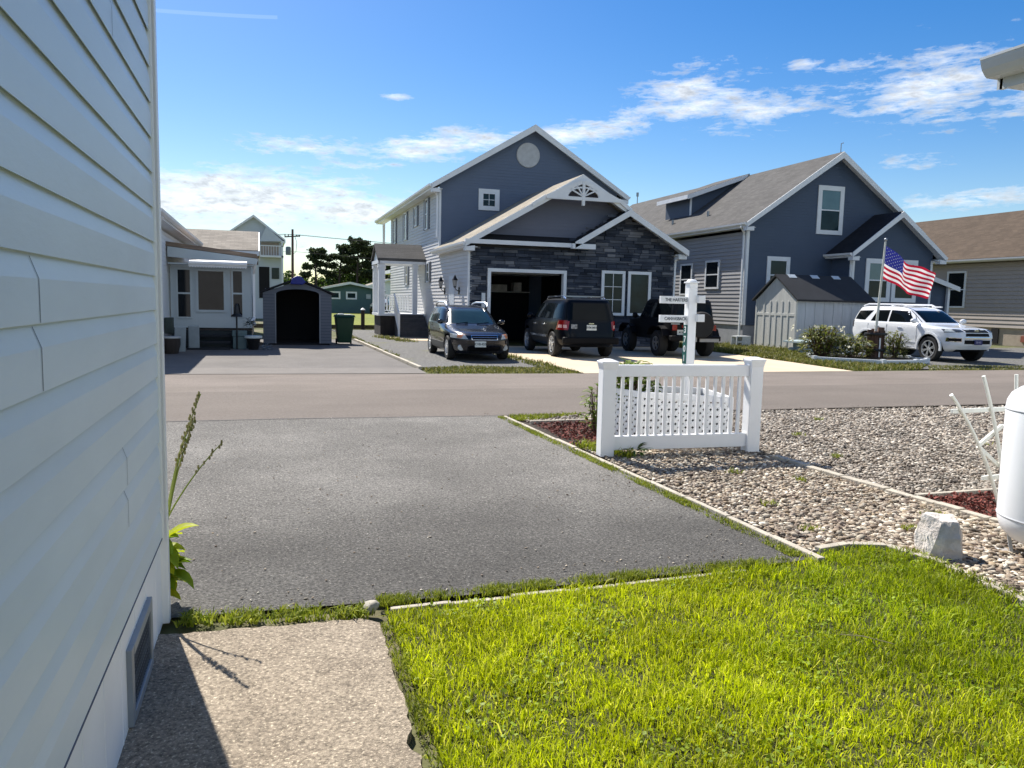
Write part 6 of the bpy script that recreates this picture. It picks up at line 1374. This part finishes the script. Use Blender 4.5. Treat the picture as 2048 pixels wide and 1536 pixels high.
def fpt(u, v, o=0):
    p = A*(1-u)*(1-v)+B_*u*(1-v)+C_*u*v+D_*(1-u)*v
    w_ = .10*math.sin(u*9.5-v*1.6)*min(1, u*2.5)+.035*math.sin(u*21+v*3)*u; n_ = Vector((.2, -.95, .2)).normalized()
    return p+n_*(w_+o)+Vector((0, 0, -.10*math.sin(math.pi*u)*(1-.3*v)+.025*math.sin(u*12)*u))
for nm, col, test in (('red_stripes', (.42, .012, .035), lambda u, k: k % 2 == 0 and not (u < .4 and k < 7)), ('white_stripes', (.78, .76, .75), lambda u, k: k % 2 == 1 and not (u < .4 and k < 7)), ('star_field', (.025, .03, .20), lambda u, k: u < .4 and k < 7)):
    V = []; F_ = []
    for j in range(nv):
        for i in range(nu):
            if test((i+.5)/nu, int((j+.5)/nv*13)):
                b = len(V); V += [fpt(i/nu, j/nv), fpt((i+1)/nu, j/nv), fpt((i+1)/nu, (j+1)/nv), fpt(i/nu, (j+1)/nv)]; F_.append((b, b+1, b+2, b+3))
    o = MB().add(V, F_).build(nm, mat('flag_'+nm, col, rough=.8, var=.05, trans=.45), t, normals=False)
    b = bmesh.new(); b.from_mesh(o.data); bmesh.ops.remove_doubles(b, verts=b.verts, dist=1e-5); b.to_mesh(o.data); b.free(); o.data.polygons.foreach_set('use_smooth', [True]*len(o.data.polygons))
q = MB()
for r_ in range(9):
    for c_ in range(6 if r_ % 2 == 0 else 5):
        uc = (.4/12)*(1+2*c_+(0 if r_ % 2 == 0 else 1)); vc = (7/13/10)*(r_+1); pts = []
        for k in range(10):
            a = math.pi/2+k*math.pi/5; rr = .017 if k % 2 == 0 else .007; pts.append(fpt(uc+rr*math.cos(a)*.62, vc-rr*math.sin(a)*1.15, .008))
        for sgn in (0,): q.poly(pts); q.poly([p-Vector((.2, -.95, .2)).normalized()*.016 for p in reversed(pts)])
q.build('stars', mat('star_white', (.8, .8, .8), rough=.8), t, normals=False)
t = thing('timber_stump', 'dark weathered bundle of timber posts holding the flagpole', 'post', (fpx-.08, fpy, 0))
q = MB(); gg = random.Random(2)
for k in range(9):
    a = k*.698; r = .20; x, y = fpx-.05+r*math.cos(a), fpy+.0+r*math.sin(a)*.7; q.tube([(x, y, 0), (x+gg.uniform(-.02, .02), y, .90+gg.uniform(-.06, .16))], .085, 9)
q.build('post', WOODBR, t, smooth=True)
q = MB(); q.lathe([(.33, .80), (.34, .84), (.33, .88)], (fpx-.05, fpy, 0), 20); q.lathe([(.32, .30), (.33, .34), (.32, .38)], (fpx-.05, fpy, 0), 20); q.build('band', BLACK, t)
q = MB(); q.box(fpx-.10, fpx-.05, fpy-.235, fpy-.22, .12, .72); q.build('pale_strip', WHITE, t)
t = thing('bed_border', 'low white and grey timber border round the flower bed by the road', 'edging', (17.8, 19.2, 0))
BBW = mat('white_border_board', (.66, .69, .72), rough=.6, var=.1, vs=3); bpts = [(15.9, 19.8), (17.05, 18.25), (18.35, 18.35), (19.3, 18.9), (19.55, 19.9), (18.9, 21.2), (16.9, 21.3)]
for a_, b_ in zip(bpts, bpts[1:]+bpts[:1]):
    q = MB()
    for zc in (.04, .12): q.bar((*a_, zc), (*b_, zc), .07, .07)
    q.bar((*a_, .08), (*b_, .08), .03, .02); q.build('border_board', BBW, t, bevel=.008)
    q = MB(); q.box(a_[0]-.06, a_[0]+.06, a_[1]-.06, a_[1]+.06, 0, .18); q.build('border_post', BBW, t)
q = MB(); q.add([(x, y, .10) for x, y in bpts], [tuple(range(len(bpts)))]); q.build('bed_soil', DIRT, t)
BUSHM = leafmat('bush_leaves', [(.07, .095, .012), (.15, .18, .025), (.26, .27, .06), (.38, .37, .15), (.10, .14, .02), (.10, .075, .04)], trans=.45)
leaf_plant('flowering_bush', 'large leafy bush with pale flower heads left of the flag stump', 'plant', (16.75, 20.55, .05), 900, .20, .06, 1.06, .62, BUSHM, 21, 'bushes in the flag bed')
leaf_plant('flowering_bush', 'second leafy bush hard against the left of the flag stump', 'plant', (17.65, 20.2, .05), 520, .19, .06, .78, .52, BUSHM, 22, 'bushes in the flag bed')
leaf_plant('flowering_bush', 'upright green bush just right of the flag stump', 'plant', (19.05, 19.95, .05), 430, .19, .05, .95, .32, BUSHM, 23, 'bushes in the flag bed')
t = thing('flower_heads', 'pale cream flower heads dotted over the bushes in the flag bed', 'flowers', (17.2, 20.2, .5)); g2_ = np.random.default_rng(4)
P_ = np.vstack([np.c_[16.75+.7*g2_.normal(size=20)*.7, 20.4+.4*g2_.normal(size=20), .45+.6*g2_.random(20)], np.c_[17.4+.5*g2_.normal(size=10)*.7, 20+.3*g2_.normal(size=10), .30+.45*g2_.random(10)]])
V, F_ = merge([leaves(np.repeat(P_, 6, 0)+g2_.normal(size=(len(P_)*6, 3))*.025, .075, 3, 0, 1.4)]); np_mesh('blossoms', V, F_, leafmat('cream_petals', [(.62, .60, .44), (.75, .74, .62), (.5, .5, .3)], .4), t)
q = MB(); q.prism([(17.9, .04), (19.0, .04), (19.0, .16), (18.95, .2), (17.95, .2), (17.9, .16)], 'y', 22.9, 23.7); q.prism([(17.8, .38), (19.1, .44), (19.1, .50), (17.8, .44)], 'y', 22.7, 23.9); q.box(18.0, 18.06, 23, 23.6, .2, .42); q.box(18.85, 18.91, 23, 23.6, .2, .44)
tag(q.build('garden_bench', mat('blue_grey_bench', (.30, .38, .40), rough=.7, var=.1), None), 'low blue grey bench table between the plastic shed and the bushes', 'bench')

# ------------------------------------------------------------------ plastic storage shed
t = thing('storage_shed', 'pale ribbed plastic storage shed with a black roof beside the slate house', 'shed', (20, 26, 0))
SHW = mat('translucent_grey_panel', (.56, .56, .52), rough=.55, var=.10, vs=2.5, stretch=(1, 2.5, .4)); SHB = mat('blue_grey_panel', (.42, .45, .48), rough=.55, var=.1, vs=2.5, stretch=(2.5, 1, .4))
SX0, SX1, SY0, SY1 = 18.95, 22.3, 24.75, 27.3
q = MB(); q.prism([(SY0, .06), (SY1, .06), (SY1, 1.90), ((SY0+SY1)/2, 2.78), (SY0, 1.90)], 'x', SX0, SX0+.05)
for y_ in (25.25, 25.62, 26.0, 26.35, 26.75): q.box(SX0-.018, SX0-.002, y_-.05, y_+.05, .16, 1.86)
q.box(SX0-.02, SX0-.002, SY0, SY0+.09, .06, 1.92); q.box(SX0-.02, SX0-.002, SY1-.09, SY1, .06, 1.92); q.box(SX0-.016, SX0-.002, SY0+.1, SY1-.1, 1.30, 1.40); q.build('gable_panel', SHW, t, bevel=.004)
q = MB(); q.box(SX0+.05, SX1, SY0, SY0+.05, .06, 1.90); q.box(SX0+.05, SX1, SY1-.05, SY1, .06, 1.9); q.box(SX1-.05, SX1, SY0+.05, SY1-.05, .06, 1.9)
for x_ in np.arange(19.4, 22.3, .42): q.box(x_-.06, x_+.06, SY0-.014, SY0-.001, .14, 1.86)
q.build('side_panel', SHB, t)
q = MB(); q.prism([(SY0-.16, 1.86), ((SY0+SY1)/2, 2.82), (SY1+.16, 1.86), (SY1+.16, 1.93), ((SY0+SY1)/2, 2.90), (SY0-.16, 1.93)], 'x', SX0-.10, SX1+.1); rf = q.build('roof', mat('black_roof_sheet', (.018, .02, .024), rough=.75, var=.2, vs=2), t)
for x_ in (19.55, 20.6, 21.6): q = MB(); q.obox(Matrix.Translation((x_, 25.92, 2.83)) @ Matrix.Rotation(R(36.5), 4, 'X'), .34, .22, .03); q.build('roof_vent', mat('pale_vent', (.5, .55, .58), rough=.4), rf)
q = MB(); q.box(SX0-.03, SX1, SY0-.03, SY1, -.02, .06); q.build('base', mat('tan_plinth', (.30, .24, .18), rough=.9), t)
q = MB(); q.bar((SX0-.5, 24.3, .03), (SX0+1.2, 24.1, .05), .16, .05); q.bar((SX0-.6, 24.6, .03), (SX0+.7, 24.45, .04), .12, .04); tag(q.build('timber_plank', mat('pale_plank', (.5, .44, .36), rough=.8, var=.1), None), 'pale planks lying on the grass before the plastic shed', 'plank')
t = thing('storage_crate', 'small white slatted crate on the grass by the corner of the slate house', 'crate', (17.95, 26.8, 0)); q = MB()
q.box(17.66, 18.30, 26.6, 27.0, .0, .05); q.box(17.66, 18.30, 26.6, 27.0, .42, .46)
for (x_, y_) in ((17.66, 26.6), (18.26, 26.6), (17.66, 26.96), (18.26, 26.96)): q.box(x_, x_+.04, y_, y_+.04, .05, .42)
q.box(17.92, 18.26, 26.61, 26.64, .05, .42); q.box(17.70, 17.92, 26.61, 26.64, .20, .26); q.box(17.7, 18.26, 26.95, 26.98, .05, .42); q.build('frame', mat('crate_white', (.58, .6, .6), rough=.6, var=.15, vs=10), t)
q = MB(); q.lathe([(.30, .0), (.36, .30), (.40, .62), (.36, .64), (.0, .62)], (17.3, 28.2, 0), 18); tag(q.build('plastic_tub', mat('pale_tub', (.45, .47, .46), rough=.6, var=.1), None, smooth=True), 'pale tub standing against the slate house foundation', 'tub')
q = MB(); q.tube([(17.2, 28.0, .8), (16.95, 28.0, 1.0), (16.9, 28, .7), (17.2, 27.9, .25), (17.6, 27.9, .2)], .02, 6); q.tube([(17.1, 28.05, .6), (17.3, 28.1, .9), (17.0, 28.1, .95), (16.9, 28, .6)], .02, 6); tag(q.build('garden_hose', BLACK, None, smooth=True), 'black garden hose looped over the pale tub', 'hose')
q = MB(); q.box(7.25, 7.36, 26.55, 26.62, .2, 1.9); q.box(7.24, 7.37, 26.548, 26.552, .2, 1.9); tag(q.build('marker_post', mat('pale_marker', (.62, .65, .66), rough=.6), None, bevel=.01), 'narrow pale marker board standing left of the garage opening', 'post')

# ------------------------------------------------------------------ bits by the white house sunroom
t = thing('bird_feeder', 'black pole with a pointed black feeder in front of the sunroom', 'bird feeder', (-.82, 24.9, 0)); q = MB(); q.tube([(-.82, 24.9, 0), (-.82, 24.9, 1.0)], .025, 8); q.build('pole', BLACK, t)
q = MB(); q.lathe([(.0, .98), (.17, .98), (.15, 1.03), (.08, 1.08), (.055, 1.30), (.03, 1.36), (0, 1.38)], (-.82, 24.9, 0), 14); q.build('feeder', BLACK, t, smooth=True)
t = thing('planter_pot', 'squat dark flowerpot with a pale rim at the sunroom corner', 'pot', (-.35, 24.75, 0)); q = MB(); q.lathe([(.14, 0), (.20, .30), (.23, .34)], (-.35, 24.75, 0), 18); q.build('pot', BLACK, t, smooth=True); q = MB(); q.lathe([(.23, .34), (.26, .36), (.26, .42), (.20, .43), (0, .42)], (-.35, 24.75, 0), 18); q.build('rim', mat('pale_rim', (.5, .55, .55), rough=.5), t, smooth=True)
leaf_plant('potted_plant', 'dark trailing plant hanging beside the sunroom downspout', 'plant', (-.42, 25.0, .62), 60, .14, .04, .35, .12, leafmat('dark_potted', [(.02, .035, .015), (.05, .07, .03)], .2), 31, stems=False)
leaf_plant('potted_plant', 'small silvery plant on the ground right of the flowerpot', 'plant', (.02, 24.7, .0), 70, .12, .03, .18, .12, leafmat('silvery_leaf', [(.22, .26, .28), (.32, .36, .4)], .2), 32, stems=False)
for (x, y, ang, lb) in ((-2.28, 23.6, .25, 'white plastic board leaning nearest the driveway by the white house'), (-2.0, 24.6, .1, 'bluish white panel leaning against the sunroom steps')):
    q = MB(); q.obox(Matrix.Translation((x, y, .36)) @ Matrix.Rotation(ang, 4, 'Z') @ Matrix.Rotation(R(14), 4, 'X'), .30, .05, .74); tag(q.build('leaning_board', mat('pale_board', (.30, .35, .38), rough=.6, var=.1), None, bevel=.06), lb, 'board', 'boards leaning by the white house')
t = thing('garden_barrel', 'dark tub with a pale rim beside the white house wall', 'tub', (-2.55, 22.6, 0)); q = MB(); q.lathe([(.18, 0), (.24, .25), (.24, .42), (0, .42)], (-2.45, 23.0, 0), 16); q.build('tub', WOODDK, t, smooth=True); q = MB(); q.lathe([(.25, .42), (.26, .44), (.25, .47), (.2, .47), (0, .45)], (-2.45, 23.0, 0), 16); q.build('rim', mat('tub_rim', (.4, .42, .42), rough=.5), t)
q = MB(); q.box(-2.72, -2.50, 24.0, 24.3, .50, .95); tag(q.build('meter_box', mat('dark_green_box', (.03, .045, .04), rough=.5), None, bevel=.015), 'dark green meter box on the white house wall', 'meter box')
q = MB(); q.box(-.94, -.56, 25.0, 25.35, .0, .38); q.box(-.96, -.54, 24.98, 25.37, .38, .56); tag(q.build('storage_box', mat('teal_box', (.10, .16, .17), rough=.5, var=.1), None, bevel=.02), 'teal plastic box with a pale lid at the foot of the sunroom', 'box')
# dry twig on the lawn and a stray leaf
q = MB(); q.tube([(2.62, 2.98, .035), (2.72, 2.92, .04), (2.82, 2.83, .03)], [.002, .0035, .002], 5); tag(q.build('dry_twig', mat('dry_straw', (.55, .45, .22), rough=.8), None), 'single pale dry grass stalk lying on the lawn', 'twig')
